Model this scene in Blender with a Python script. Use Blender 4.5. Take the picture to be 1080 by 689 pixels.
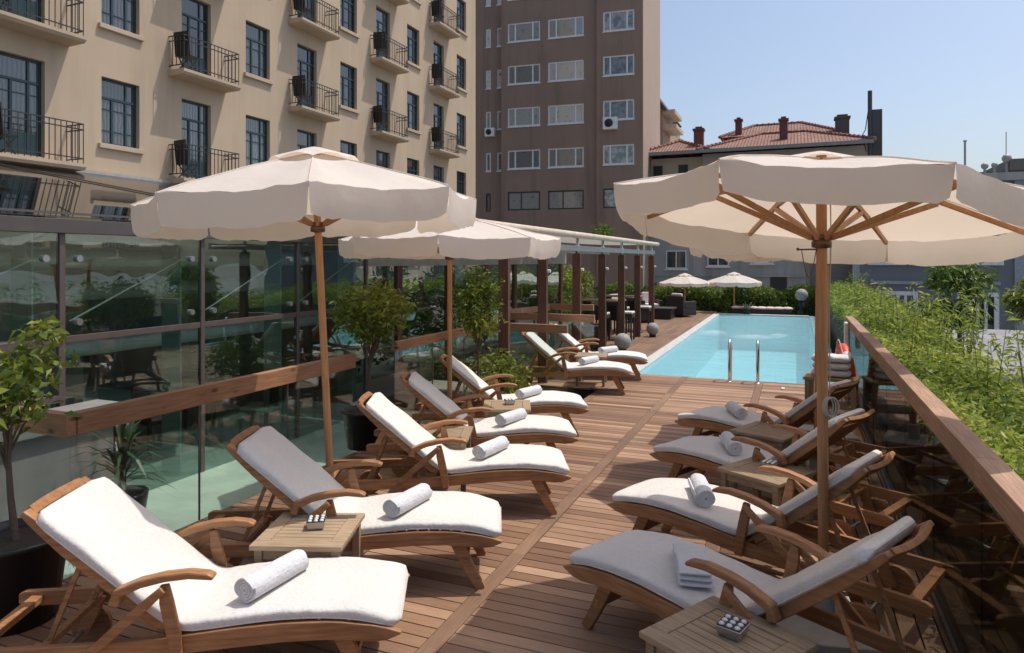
import bpy, bmesh, math, random
import numpy as np
from mathutils import Vector, Matrix, noise

R = math.radians
random.seed(7)
for o in list(bpy.data.objects):
    bpy.data.objects.remove(o)
sc = bpy.context.scene
COL = sc.collection

# ------------------------------------------------------------------ camera
cam_d = bpy.data.cameras.new('camera')
cam = bpy.data.objects.new('camera', cam_d)
COL.objects.link(cam)
cam.location = (0, 0, 2.1)
cam.rotation_euler = (R(90), 0, R(22.35))
cam_d.sensor_width = 36
cam_d.lens = 36 * 725 / 1080
cam_d.shift_y = -69.5 / 1080
cam_d.clip_end = 3000
sc.camera = cam

# ------------------------------------------------------------------ light
SUN = Vector((1.0, 0.9, 2.95)).normalized()
w = bpy.data.worlds.new('World')
sc.world = w
w.use_nodes = True
nt = w.node_tree
bg = nt.nodes['Background']
sky = nt.nodes.new('ShaderNodeTexSky')
sky.sky_type = 'NISHITA'
sky.sun_disc = False
sky.sun_elevation = math.asin(SUN.z)
sky.sun_rotation = math.atan2(SUN.x, SUN.y)
sky.air_density = 1.0
sky.dust_density = 3.2
sky.ozone_density = 1.2
sky.altitude = 50
nt.links.new(sky.outputs[0], bg.inputs[0])
bg.inputs[1].default_value = 0.15
sd = bpy.data.lights.new('sun', 'SUN')
sd.energy = 3.15
sd.angle = R(0.53)
sd.color = (1.0, 0.95, 0.88)
so = bpy.data.objects.new('sun', sd)
COL.objects.link(so)
so.rotation_euler = SUN.to_track_quat('Z', 'Y').to_euler()
vs = sc.view_settings
vs.view_transform = 'Standard'
vs.look = 'None'
vs.exposure = 0.12
vs.gamma = 1.0
vs.use_curve_mapping = False


# ------------------------------------------------------------------ materials
def new_mat(name):
    m = bpy.data.materials.new(name)
    m.use_nodes = True
    n = m.node_tree.nodes
    b = n['Principled BSDF']
    return m, m.node_tree, b


def N(t, kind, **kw):
    n = t.nodes.new(kind)
    for k, v in kw.items():
        setattr(n, k, v)
    return n


def ramp(t, fac, stops):
    r = N(t, 'ShaderNodeValToRGB')
    el = r.color_ramp.elements
    while len(el) < len(stops):
        el.new(0.5)
    for e, (p, c) in zip(el, stops):
        e.position = p
        e.color = (*c, 1) if len(c) == 3 else c
    t.links.new(fac, r.inputs[0])
    return r


def coords(t, scale=(1, 1, 1), kind='Object', rot=(0, 0, 0)):
    tc = N(t, 'ShaderNodeTexCoord')
    mp = N(t, 'ShaderNodeMapping')
    mp.inputs['Scale'].default_value = scale
    mp.inputs['Rotation'].default_value = rot
    t.links.new(tc.outputs[kind], mp.inputs[0])
    return mp.outputs[0]


def noise_tex(t, vec, scale, detail=4, rough=0.55):
    n = N(t, 'ShaderNodeTexNoise')
    n.inputs['Scale'].default_value = scale
    n.inputs['Detail'].default_value = detail
    n.inputs['Roughness'].default_value = rough
    t.links.new(vec, n.inputs['Vector'])
    return n


def bump(t, b, h, strength=0.3, dist=0.01):
    bp = N(t, 'ShaderNodeBump')
    bp.inputs['Strength'].default_value = strength
    bp.inputs['Distance'].default_value = dist
    t.links.new(h, bp.inputs['Height'])
    t.links.new(bp.outputs[0], b.inputs['Normal'])
    return bp


def flat(name, col, rough=0.6, metal=0.0, spec=0.5, var=0.12, scale=6, bmp=0.0, bscale=60, streak=0.0):
    m, t, b = new_mat(name)
    v = coords(t)
    n = noise_tex(t, v, scale, 5)
    lo = tuple(c * (1 - var) for c in col)
    hi = tuple(min(1, c * (1 + var)) for c in col)
    r = ramp(t, n.outputs[0], [(0.3, lo), (0.7, hi)])
    t.links.new(r.outputs[0], b.inputs['Base Color'])
    if streak:
        vv = coords(t, (1.6, 1.6, 0.12))
        n3 = noise_tex(t, vv, 1.0, 6, 0.65)
        r3 = ramp(t, n3.outputs[0], [(0.32, (1 - streak,) * 3), (0.5, (1, 1, 1)), (0.75, (1.06, 1.06, 1.05))])
        m3_ = N(t, 'ShaderNodeMix', data_type='RGBA', blend_type='MULTIPLY')
        m3_.inputs['Factor'].default_value = 1
        t.links.new(r.outputs[0], m3_.inputs['A'])
        t.links.new(r3.outputs[0], m3_.inputs['B'])
        t.links.new(m3_.outputs['Result'], b.inputs['Base Color'])
    b.inputs['Roughness'].default_value = rough
    b.inputs['Metallic'].default_value = metal
    b.inputs['Specular IOR Level'].default_value = spec
    if bmp:
        n2 = noise_tex(t, v, bscale, 4)
        bump(t, b, n2.outputs[0], bmp, 0.01)
    return m


def wood(name, c1, c2, stretch=(1.2, 14, 14), rough=0.5, scale=4, objvar=0.15, knots=False):
    """grain streaks run along local X"""
    m, t, b = new_mat(name)
    v = coords(t, stretch)
    n = noise_tex(t, v, scale, 6, 0.6)
    r = ramp(t, n.outputs[0], [(0.28, c1), (0.72, c2)])
    col = r.outputs[0]
    v2 = coords(t, (1, 1, 1))
    n2 = noise_tex(t, v2, 1.7, 3)
    mx = N(t, 'ShaderNodeMix', data_type='RGBA', blend_type='MULTIPLY')
    mx.inputs['Factor'].default_value = 1
    r2 = ramp(t, n2.outputs[0], [(0.3, (0.8, 0.78, 0.76)), (0.7, (1.12, 1.1, 1.08))])
    t.links.new(col, mx.inputs['A'])
    t.links.new(r2.outputs[0], mx.inputs['B'])
    col = mx.outputs['Result']
    if knots:
        vv = coords(t, (1.6, 1.6, 4.0))
        vo = N(t, 'ShaderNodeTexVoronoi')
        vo.inputs['Scale'].default_value = 1.9
        t.links.new(vv, vo.inputs['Vector'])
        rk = ramp(t, vo.outputs['Distance'], [(0.07, (0.28, 0.2, 0.16)), (0.17, (1, 1, 1))])
        mk = N(t, 'ShaderNodeMix', data_type='RGBA', blend_type='MULTIPLY')
        mk.inputs['Factor'].default_value = 1
        t.links.new(col, mk.inputs['A'])
        t.links.new(rk.outputs[0], mk.inputs['B'])
        col = mk.outputs['Result']
    oi = N(t, 'ShaderNodeObjectInfo')
    ro = ramp(t, oi.outputs['Random'], [(0, (1 - objvar,) * 3), (1, (1 + objvar,) * 3)])
    mo = N(t, 'ShaderNodeMix', data_type='RGBA', blend_type='MULTIPLY')
    mo.inputs['Factor'].default_value = 1
    t.links.new(col, mo.inputs['A'])
    t.links.new(ro.outputs[0], mo.inputs['B'])
    t.links.new(mo.outputs['Result'], b.inputs['Base Color'])
    b.inputs['Roughness'].default_value = rough
    b.inputs['Specular IOR Level'].default_value = 0.4
    bump(t, b, n.outputs[0], 0.25, 0.004)
    return m


def deck_mat(name, axis, pitch, stops, seed=0.0):
    """each board gets its own tint; axis = direction across the boards"""
    m, t, b = new_mat(name)
    tc = N(t, 'ShaderNodeTexCoord')
    sep = N(t, 'ShaderNodeSeparateXYZ')
    t.links.new(tc.outputs['Object'], sep.inputs[0])
    o = 1 if axis == 'Y' else 0
    d = N(t, 'ShaderNodeMath', operation='DIVIDE')
    t.links.new(sep.outputs[o], d.inputs[0])
    d.inputs[1].default_value = pitch
    f = N(t, 'ShaderNodeMath', operation='FLOOR')
    t.links.new(d.outputs[0], f.inputs[0])
    # the position along the board, broken at the panel strips
    l = N(t, 'ShaderNodeMath', operation='DIVIDE')
    t.links.new(sep.outputs[1 - o], l.inputs[0])
    l.inputs[1].default_value = 1.28
    lf = N(t, 'ShaderNodeMath', operation='FLOOR')
    la = N(t, 'ShaderNodeMath', operation='ADD')
    t.links.new(l.outputs[0], la.inputs[0])
    la.inputs[1].default_value = 0.43
    t.links.new(la.outputs[0], lf.inputs[0])
    cb = N(t, 'ShaderNodeCombineXYZ')
    t.links.new(f.outputs[0], cb.inputs[0])
    t.links.new(lf.outputs[0], cb.inputs[1])
    cb.inputs[2].default_value = seed
    wn = N(t, 'ShaderNodeTexWhiteNoise')
    t.links.new(cb.outputs[0], wn.inputs['Vector'])
    r = ramp(t, wn.outputs['Value'], stops)
    # grain
    mp = N(t, 'ShaderNodeMapping')
    mp.inputs['Scale'].default_value = (1.5, 30, 10) if axis == 'Y' else (30, 1.5, 10)
    t.links.new(tc.outputs['Object'], mp.inputs[0])
    va = N(t, 'ShaderNodeVectorMath', operation='ADD')
    t.links.new(mp.outputs[0], va.inputs[0])
    t.links.new(wn.outputs['Color'], va.inputs[1])
    g = noise_tex(t, va.outputs[0], 3.0, 6, 0.65)
    rg = ramp(t, g.outputs[0], [(0.25, (0.72, 0.7, 0.68)), (0.75, (1.2, 1.2, 1.2))])
    mx = N(t, 'ShaderNodeMix', data_type='RGBA', blend_type='MULTIPLY')
    mx.inputs['Factor'].default_value = 1
    t.links.new(r.outputs[0], mx.inputs['A'])
    t.links.new(rg.outputs[0], mx.inputs['B'])
    # patches of wear
    pn = noise_tex(t, tc.outputs['Object'], 0.9, 5, 0.6)
    rp = ramp(t, pn.outputs[0], [(0.26, (0.74, 0.75, 0.77)), (0.5, (0.98, 0.97, 0.96)), (0.72, (1.12, 1.10, 1.06))])
    m2 = N(t, 'ShaderNodeMix', data_type='RGBA', blend_type='MULTIPLY')
    m2.inputs['Factor'].default_value = 1
    t.links.new(mx.outputs['Result'], m2.inputs['A'])
    t.links.new(rp.outputs[0], m2.inputs['B'])
    t.links.new(m2.outputs['Result'], b.inputs['Base Color'])
    b.inputs['Roughness'].default_value = 0.58
    b.inputs['Specular IOR Level'].default_value = 0.35
    # fine ridges along the board
    wv = N(t, 'ShaderNodeTexWave', wave_type='BANDS', bands_direction='Y' if axis == 'Y' else 'X')
    wv.inputs['Scale'].default_value = 32
    t.links.new(tc.outputs['Object'], wv.inputs['Vector'])
    ad = N(t, 'ShaderNodeMath', operation='ADD')
    t.links.new(g.outputs[0], ad.inputs[0])
    t.links.new(wv.outputs['Fac'], ad.inputs[1])
    bump(t, b, ad.outputs[0], 0.25, 0.003)
    return m


def glass_mat(name, tint, k=1.2, base=0.03, rough=0.0, refl=(1, 1, 1), wav=0.0):
    m = bpy.data.materials.new(name)
    m.use_nodes = True
    t = m.node_tree
    t.nodes.remove(t.nodes['Principled BSDF'])
    out = t.nodes['Material Output']
    tr = N(t, 'ShaderNodeBsdfTransparent')
    tr.inputs[0].default_value = (*tint, 1)
    gl = N(t, 'ShaderNodeBsdfGlossy')
    gl.inputs['Roughness'].default_value = rough
    gl.inputs['Color'].default_value = (*refl, 1)
    fr = N(t, 'ShaderNodeLayerWeight')
    fr.inputs['Blend'].default_value = 0.5
    pw = N(t, 'ShaderNodeMath', operation='POWER')
    t.links.new(fr.outputs['Facing'], pw.inputs[0])
    pw.inputs[1].default_value = 3.6
    ma = N(t, 'ShaderNodeMath', operation='MULTIPLY_ADD', use_clamp=True)
    t.links.new(pw.outputs[0], ma.inputs[0])
    ma.inputs[1].default_value = k
    ma.inputs[2].default_value = base
    mx = N(t, 'ShaderNodeMixShader')
    t.links.new(ma.outputs[0], mx.inputs[0])
    t.links.new(tr.outputs[0], mx.inputs[1])
    t.links.new(gl.outputs[0], mx.inputs[2])
    t.links.new(mx.outputs[0], out.inputs[0])
    if wav:
        v = coords(t)
        n = noise_tex(t, v, 0.8, 2)
        bp = N(t, 'ShaderNodeBump')
        bp.inputs['Strength'].default_value = wav
        bp.inputs['Distance'].default_value = 0.02
        t.links.new(n.outputs[0], bp.inputs['Height'])
        t.links.new(bp.outputs[0], gl.inputs['Normal'])
    return m


def cloth(name, col, trans=0.3, bscale=9, bstr=0.25, fine=260, tcol=None, mott=0):
    m = bpy.data.materials.new(name)
    m.use_nodes = True
    t = m.node_tree
    b = t.nodes['Principled BSDF']
    out = t.nodes['Material Output']
    v = coords(t)
    n = noise_tex(t, v, 2.5, 4)
    r = ramp(t, n.outputs[0], [(0.3, tuple(c * 0.93 for c in col)), (0.7, col)])
    t.links.new(r.outputs[0], b.inputs['Base Color'])
    if mott:
        nm_ = noise_tex(t, v, mott, 6, 0.75)
        rm_ = ramp(t, nm_.outputs[0], [(0.33, (0.93, 0.925, 0.925)), (0.6, (1.03, 1.03, 1.03))])
        mm_ = N(t, 'ShaderNodeMix', data_type='RGBA', blend_type='MULTIPLY')
        mm_.inputs['Factor'].default_value = 1
        t.links.new(r.outputs[0], mm_.inputs['A'])
        t.links.new(rm_.outputs[0], mm_.inputs['B'])
        t.links.new(mm_.outputs['Result'], b.inputs['Base Color'])
    b.inputs['Roughness'].default_value = 0.85
    b.inputs['Specular IOR Level'].default_value = 0.15
    n1 = noise_tex(t, v, bscale, 4)
    n2 = noise_tex(t, v, fine, 2)
    ad = N(t, 'ShaderNodeMath', operation='MULTIPLY_ADD')
    t.links.new(n2.outputs[0], ad.inputs[0])
    ad.inputs[1].default_value = 0.12
    t.links.new(n1.outputs[0], ad.inputs[2])
    bp = bump(t, b, ad.outputs[0], bstr, 0.02)
    if trans:
        tl = N(t, 'ShaderNodeBsdfTranslucent')
        tl.inputs[0].default_value = (*(tcol or col), 1)
        mx = N(t, 'ShaderNodeMixShader')
        mx.inputs[0].default_value = trans
        t.links.new(b.outputs[0], mx.inputs[1])
        t.links.new(tl.outputs[0], mx.inputs[2])
        t.links.new(mx.outputs[0], out.inputs[0])
    return m


def leaf_mat(name, c_dark, c_mid, c_light, trans=0.35):
    m = bpy.data.materials.new(name)
    m.use_nodes = True
    t = m.node_tree
    b = t.nodes['Principled BSDF']
    out = t.nodes['Material Output']
    at = N(t, 'ShaderNodeAttribute', attribute_name='tint')
    r = ramp(t, at.outputs['Fac'], [(0, c_dark), (0.5, c_mid), (1, c_light)])
    t.links.new(r.outputs[0], b.inputs['Base Color'])
    b.inputs['Roughness'].default_value = 0.45
    b.inputs['Specular IOR Level'].default_value = 0.4
    tl = N(t, 'ShaderNodeBsdfTranslucent')
    hs = N(t, 'ShaderNodeHueSaturation')
    hs.inputs['Value'].default_value = 1.5
    hs.inputs['Hue'].default_value = 0.485
    t.links.new(r.outputs[0], hs.inputs['Color'])
    t.links.new(hs.outputs[0], tl.inputs[0])
    mx = N(t, 'ShaderNodeMixShader')
    mx.inputs[0].default_value = trans
    t.links.new(b.outputs[0], mx.inputs[1])
    t.links.new(tl.outputs[0], mx.inputs[2])
    t.links.new(mx.outputs[0], out.inputs[0])
    return m


M = {}
M['teak'] = wood('teak', (0.24, 0.105, 0.043), (0.47, 0.24, 0.11))
M['teak_pole'] = wood('teak_pole', (0.36, 0.17, 0.07), (0.52, 0.27, 0.12), stretch=(14, 14, 1.0), rough=0.4)
M['old_teak'] = wood('old_teak', (0.24, 0.165, 0.10), (0.43, 0.33, 0.22), rough=0.65)
M['beam'] = wood('beam', (0.27, 0.125, 0.06), (0.46, 0.25, 0.14), stretch=(14, 1.0, 14), knots=(0, 0, R(90)))
M['beam_old'] = wood('beam_old', (0.22, 0.13, 0.085), (0.42, 0.27, 0.18), stretch=(22, 0.8, 22), rough=0.7)
M['beam_cross'] = wood('beam_cross', (0.26, 0.125, 0.065), (0.44, 0.25, 0.14), stretch=(1, 14, 14), knots=(0, 0, 0.01))
M['post'] = wood('post', (0.085, 0.036, 0.022), (0.17, 0.078, 0.05), stretch=(14, 14, 1.0))
DK = [(0, (0.165, 0.088, 0.052)), (0.3, (0.245, 0.138, 0.083)), (0.65, (0.325, 0.195, 0.120)), (1, (0.44, 0.285, 0.185))]
DK2 = [(0, (0.19, 0.110, 0.068)), (1, (0.27, 0.165, 0.105))]
M['deck'] = deck_mat('deck', 'Y', 0.105, DK)
M['deck_long'] = deck_mat('deck_long', 'X', 0.105, DK2, 3.0)
M['cushion'] = cloth('cushion', (0.68, 0.648, 0.608), 0, 22, 0.45, 300, mott=60)
M['towel'] = cloth('towel', (0.66, 0.66, 0.675), 0, 40, 0.5, 400, mott=70)
M['canvas'] = cloth('canvas', (0.86, 0.80, 0.73), 0.38, 4, 0.7, 300, tcol=(0.88, 0.73, 0.58))
M['black'] = flat('black', (0.012, 0.012, 0.013), 0.35)
M['rattan'] = flat('rattan', (0.028, 0.022, 0.018), 0.6, bmp=0.6, bscale=160)
M['rubber'] = flat('rubber', (0.03, 0.027, 0.025), 0.7)
M['steel'] = flat('steel', (0.75, 0.76, 0.78), 0.12, 1.0, var=0.03)
M['brushed'] = flat('brushed', (0.5, 0.5, 0.5), 0.4, 1.0, var=0.06)
M['white_paint'] = flat('white_paint', (0.72, 0.71, 0.68), 0.5)
M['grey_paint'] = flat('grey_paint', (0.36, 0.35, 0.33), 0.5)
M['frame_brown'] = flat('frame_brown', (0.11, 0.085, 0.08), 0.35)
M['stone'] = flat('stone', (0.50, 0.50, 0.47), 0.6, bmp=0.3)
M['concrete'] = flat('concrete', (0.36, 0.35, 0.33), 0.8, bmp=0.4)
M['ball'] = flat('ball', (0.30, 0.30, 0.28), 0.7, var=0.35, scale=22, bmp=0.7, bscale=90)
M['soil'] = flat('soil', (0.035, 0.025, 0.018), 0.9, bmp=0.8)
M['glass_fence'] = glass_mat('glass_fence', (0.90, 0.95, 0.93), 0.8, 0.05, wav=0.06)
M['glass_rail'] = glass_mat('glass_rail', (0.58, 0.59, 0.56), 0.3, 0.010, wav=0.06)
M['glass_wall'] = glass_mat('glass_wall', (0.80, 0.87, 0.85), 1.0, 0.15, refl=(0.80, 0.93, 0.91), wav=0.45)
M['glass_roof'] = glass_mat('glass_roof', (0.56, 0.58, 0.60), 0.5, 0.06)
M['red'] = flat('red', (0.62, 0.055, 0.02), 0.5)
M['pink'] = cloth('pink', (0.66, 0.50, 0.46), 0, 14, 0.4, 300)
M['int_floor'] = flat('int_floor', (0.30, 0.38, 0.31), 0.5, var=0.2, scale=1.5)
M['int_dark'] = flat('int_dark', (0.10, 0.11, 0.10), 0.6)
M['rope'] = flat('rope', (0.42, 0.38, 0.31), 0.85)
M['bronze'] = flat('bronze', (0.16, 0.09, 0.055), 0.35, 0.7)


# ------------------------------------------------------------------ mesh helper
class MB:
    def __init__(s):
        s.v = []
        s.f = []
        s.sm = []

    def add(s, vs_, fs, smooth=False):
        b = len(s.v)
        s.v += [tuple(v) for v in vs_]
        s.f += [tuple(i + b for i in f) for f in fs]
        s.sm += [smooth] * len(fs)

    def box(s, x0, x1, y0, y1, z0, z1, mtx=None):
        vv = [Vector((x, y, z)) for z in (z0, z1) for y in (y0, y1) for x in (x0, x1)]
        if mtx:
            vv = [mtx @ v for v in vv]
        s.add(vv, [(0, 2, 3, 1), (4, 5, 7, 6), (0, 1, 5, 4), (2, 6, 7, 3), (0, 4, 6, 2), (1, 3, 7, 5)])
        return s

    def prism(s, pts, a0, a1, axis='Y', smooth=False):
        """polygon pts extruded along axis. axis Y: pts=(x,z); Z: pts=(x,y); X: pts=(y,z)"""
        n = len(pts)
        def mk(p, a):
            return (p[0], a, p[1]) if axis == 'Y' else ((p[0], p[1], a) if axis == 'Z' else (a, p[0], p[1]))
        vv = [mk(p, a0) for p in pts] + [mk(p, a1) for p in pts]
        fs = [tuple(range(n))[::-1], tuple(range(n, 2 * n))]
        fs += [(i, (i + 1) % n, n + (i + 1) % n, n + i) for i in range(n)]
        s.add(vv, fs, smooth)
        return s

    def tube(s, path, rad, seg=10, caps=True, smooth=True):
        path = [Vector(p) for p in path]
        n = len(path)
        rads = rad if isinstance(rad, (list, tuple)) else [rad] * n
        t0 = (path[1] - path[0]).normalized()
        up = Vector((0, 0, 1)) if abs(t0.z) < 0.9 else Vector((1, 0, 0))
        u = t0.cross(up).normalized()
        vv = []
        for i, p in enumerate(path):
            t = (path[min(i + 1, n - 1)] - path[max(i - 1, 0)]).normalized()
            u = (u - t * u.dot(t)).normalized()
            v = t.cross(u)
            for k in range(seg):
                a = 2 * math.pi * k / seg
                vv.append(p + (u * math.cos(a) + v * math.sin(a)) * rads[i])
        fs = [(i * seg + k, i * seg + (k + 1) % seg, (i + 1) * seg + (k + 1) % seg, (i + 1) * seg + k)
              for i in range(n - 1) for k in range(seg)]
        s.add(vv, fs, smooth)
        if caps:
            s.add(vv[:seg], [tuple(range(seg))[::-1]])
            s.add(vv[-seg:], [tuple(range(seg))])
        return s

    def bar(s, p, q, wd, th, up=(0, 0, 1)):
        """rectangular bar from p to q; th measured along up-ish, wd sideways"""
        p, q = Vector(p), Vector(q)
        t = (q - p).normalized()
        up = Vector(up)
        sd_ = t.cross(up).normalized()
        uu = sd_.cross(t).normalized()
        vv = []
        for c in (p, q):
            for a, b in ((-1, -1), (1, -1), (1, 1), (-1, 1)):
                vv.append(c + sd_ * (a * wd / 2) + uu * (b * th / 2))
        s.add(vv, [(3, 2, 1, 0), (4, 5, 6, 7), (0, 1, 5, 4), (1, 2, 6, 5), (2, 3, 7, 6), (3, 0, 4, 7)])
        return s

    def lathe(s, prof, c=(0, 0, 0), seg=24, smooth=True):
        vv = [(c[0] + r * math.cos(2 * math.pi * k / seg), c[1] + r * math.sin(2 * math.pi * k / seg), c[2] + z)
              for r, z in prof for k in range(seg)]
        fs = [(i * seg + k, i * seg + (k + 1) % seg, (i + 1) * seg + (k + 1) % seg, (i + 1) * seg + k)
              for i in range(len(prof) - 1) for k in range(seg)]
        s.add(vv, fs, smooth)
        return s

    def sphere(s, c, r, seg=20, rings=12, sx=1, sy=1, sz=1):
        vv = []
        for i in range(rings + 1):
            a = math.pi * i / rings
            for k in range(seg):
                b = 2 * math.pi * k / seg
                vv.append((c[0] + r * sx * math.sin(a) * math.cos(b), c[1] + r * sy * math.sin(a) * math.sin(b), c[2] + r * sz * math.cos(a)))
        fs = [(i * seg + k, (i + 1) * seg + k, (i + 1) * seg + (k + 1) % seg, i * seg + (k + 1) % seg)
              for i in range(rings) for k in range(seg)]
        s.add(vv, fs, True)
        return s

    def build(s, name, mat, parent=None, bevel=0.0, origin=None, fix=True):
        me = bpy.data.meshes.new(name)
        og = Vector(origin) if origin is not None else (parent.get('_o') if parent else None)
        if og is not None:
            og = Vector(og)
            s.v = [tuple(Vector(v) - og) for v in s.v]
        me.from_pydata(s.v, [], s.f)
        me.polygons.foreach_set('use_smooth', s.sm)
        if fix:
            bm = bmesh.new()
            bm.from_mesh(me)
            bmesh.ops.recalc_face_normals(bm, faces=bm.faces)
            bm.to_mesh(me)
            bm.free()
        me.materials.append(mat)
        o = bpy.data.objects.new(name, me)
        COL.objects.link(o)
        if parent:
            o.parent = parent
            if og is not None:
                o['_o'] = tuple(og)
        elif origin is not None:
            o.location = origin
        if bevel:
            md = o.modifiers.new('bevel', 'BEVEL')
            md.width = bevel
            md.segments = 2
            md.limit_method = 'ANGLE'
            md.angle_limit = R(35)
        return o


def tag(o, label=None, cat=None, group=None, kind=None):
    if label: o['label'] = label
    if cat: o['category'] = cat
    if group: o['group'] = group
    if kind: o['kind'] = kind
    return o


def empty(name, loc, rz=0, label=None, cat=None, group=None):
    o = bpy.data.objects.new(name, None)
    COL.objects.link(o)
    o.location = loc
    o.rotation_euler = (0, 0, rz)
    o.empty_display_size = 0.2
    return tag(o, label, cat, group)


def world_root(name, loc, label, cat, group=None):
    """root whose parts are given in world coordinates"""
    o = empty(name, loc, 0, label, cat, group)
    o['_o'] = tuple(loc)
    return o


def copy_tree(o, parent=None):
    c = o.copy()
    COL.objects.link(c)
    c.parent = parent
    for ch in [x for x in bpy.data.objects if x.parent == o]:
        copy_tree(ch, c)
    return c


def structure(o, label=None):
    o['kind'] = 'structure'
    return o


# ------------------------------------------------------------------ ground, deck, pool
g = MB()
g.add([(-400, -200, -4.0), (400, -200, -4.0), (400, 900, -4.0), (-400, 900, -4.0)], [(0, 1, 2, 3)])
structure(g.build('ground', flat('ground', (0.20, 0.19, 0.17), 0.9, var=0.3, scale=0.3)))

PX0, PX1, PY0, PY1 = -2.72, 0.50, 12.72, 28.2     # pool water rectangle
STRIPS = (-2.91, -1.83, -0.555)
deck = MB()
PI_ = 0.105
HX, HY0, HY1 = -2.965, 9.98, 10.85                    # stair opening: x < HX, between HY0 and HY1
def board(x0, x1, y0, y1):
    deck.box(x0, x1, y0, y1, -0.028, 0.0)
ny = int(PY0 / PI_)
for i in range(-14, ny):
    y0 = i * PI_ + 0.004
    y1 = (i + 1) * PI_ - 0.004
    xs = [(-4.46, -2.97), (-2.85, -1.887), (-1.773, -0.612), (-0.498, 0.44)]
    for k, (a, b) in enumerate(xs):
        if k == 0 and y1 > HY0 and y0 < HY1:
            continue
        board(a, b, y0, y1)
deck_o = deck.build('deck', M['deck'], bevel=0.0025)
structure(deck_o)
d2 = MB()
for x in STRIPS:
    d2.box(x - 0.053, x + 0.053, -1.5, ny * PI_, -0.026, 0.001)
for i in range(6):
    x0 = 0.447 + i * 0.105
    d2.box(x0, x0 + 0.097, -1.5, ny * PI_, -0.027, 0.0)
structure(d2.build('deck', M['deck_long'], bevel=0.0025))
# deck left of the pool
d3 = MB()
for i in range(0, 34):
    x1 = -2.96 - i * 0.105
    d3.box(x1 - 0.098, x1, ny * PI_ + 0.005, 29.5, -0.028, 0.0)
structure(d3.build('deck', M['deck_long'], bevel=0.0025))
u = MB()
u.box(-4.46, HX - 0.01, -1.5, HY0 - 0.005, -0.40, -0.04)
u.box(HX, 1.08, -1.5, 12.70, -0.40, -0.04)
u.box(-4.46, HX - 0.01, HY1 + 0.02, 12.70, -0.40, -0.04)
u.box(-7.0, -3.0, 12.71, 29.5, -0.40, -0.04)
structure(u.build('deck_base', M['rubber']))
# stair opening floor and steps
st = MB()
for k in range(4):
    st.box(-3.4 - k * 0.3, -2.97 - k * 0.3, HY0, HY1, -0.9, -0.18 - k * 0.18)
structure(st.build('stair', M['concrete']))

# pool
tile, t, b = new_mat('pool_tile')
v = coords(t)
br = N(t, 'ShaderNodeTexBrick')
br.offset = 0
br.inputs['Scale'].default_value = 1
br.inputs['Brick Width'].default_value = 0.3
br.inputs['Row Height'].default_value = 0.3
br.inputs['Mortar Size'].default_value = 0.008
br.inputs['Color1'].default_value = (0.40, 0.68, 0.74, 1)
br.inputs['Color2'].default_value = (0.46, 0.74, 0.80, 1)
br.inputs['Mortar'].default_value = (0.62, 0.80, 0.84, 1)
t.links.new(v, br.inputs['Vector'])
t.links.new(br.outputs[0], b.inputs['Base Color'])
b.inputs['Roughness'].default_value = 0.4
pb = MB()
zb = -1.35
pb.box(PX0 - 0.2, PX0, PY0 - 0.015, PY1 + 0.2, zb, -0.035)
pb.box(PX1, PX1 + 0.2, PY0 - 0.015, PY1 + 0.2, zb, -0.035)
pb.box(PX0, PX1, PY1, PY1 + 0.2, zb, -0.035)
pb.box(PX0, PX1, PY0 - 0.015, PY0, zb, -0.04)
pb.box(PX0 - 0.2, PX1 + 0.2, PY0 - 0.015, PY1 + 0.2, zb - 0.1, zb)
structure(pb.build('pool_basin', tile))
wm = bpy.data.materials.new('water')
wm.use_nodes = True
t = wm.node_tree
t.nodes.remove(t.nodes['Principled BSDF'])
out = t.nodes['Material Output']
tr = N(t, 'ShaderNodeBsdfTransparent')
tr.inputs[0].default_value = (0.78, 0.94, 0.97, 1)
gl = N(t, 'ShaderNodeBsdfGlossy')
gl.inputs['Roughness'].default_value = 0.03
fr = N(t, 'ShaderNodeFresnel')
fr.inputs[0].default_value = 1.33
mth = N(t, 'ShaderNodeMath', operation='MULTIPLY')
mth.inputs[1].default_value = 0.75
t.links.new(fr.outputs[0], mth.inputs[0])
mx = N(t, 'ShaderNodeMixShader')
t.links.new(mth.outputs[0], mx.inputs[0])
t.links.new(tr.outputs[0], mx.inputs[1])
t.links.new(gl.outputs[0], mx.inputs[2])
dfs = N(t, 'ShaderNodeBsdfDiffuse')
dfs.inputs[0].default_value = (0.40, 0.68, 0.74, 1)
m3 = N(t, 'ShaderNodeMixShader')
m3.inputs[0].default_value = 0.28
t.links.new(mx.outputs[0], m3.inputs[1])
t.links.new(dfs.outputs[0], m3.inputs[2])
t.links.new(m3.outputs[0], out.inputs[0])
v = coords(t, (1, 1, 1))
n1 = noise_tex(t, v, 3.2, 4, 0.5)
n2 = noise_tex(t, v, 11, 3, 0.5)
ad = N(t, 'ShaderNodeMath', operation='MULTIPLY_ADD')
t.links.new(n2.outputs[0], ad.inputs[0])
ad.inputs[1].default_value = 0.35
t.links.new(n1.outputs[0], ad.inputs[2])
bp = N(t, 'ShaderNodeBump')
bp.inputs['Strength'].default_value = 0.4
bp.inputs['Distance'].default_value = 0.05
t.links.new(ad.outputs[0], bp.inputs['Height'])
t.links.new(bp.outputs[0], gl.inputs['Normal'])
t.links.new(bp.outputs[0], fr.inputs['Normal'])
wt = MB()
nx, nyy = 40, 160
vv, ff = [], []
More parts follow.
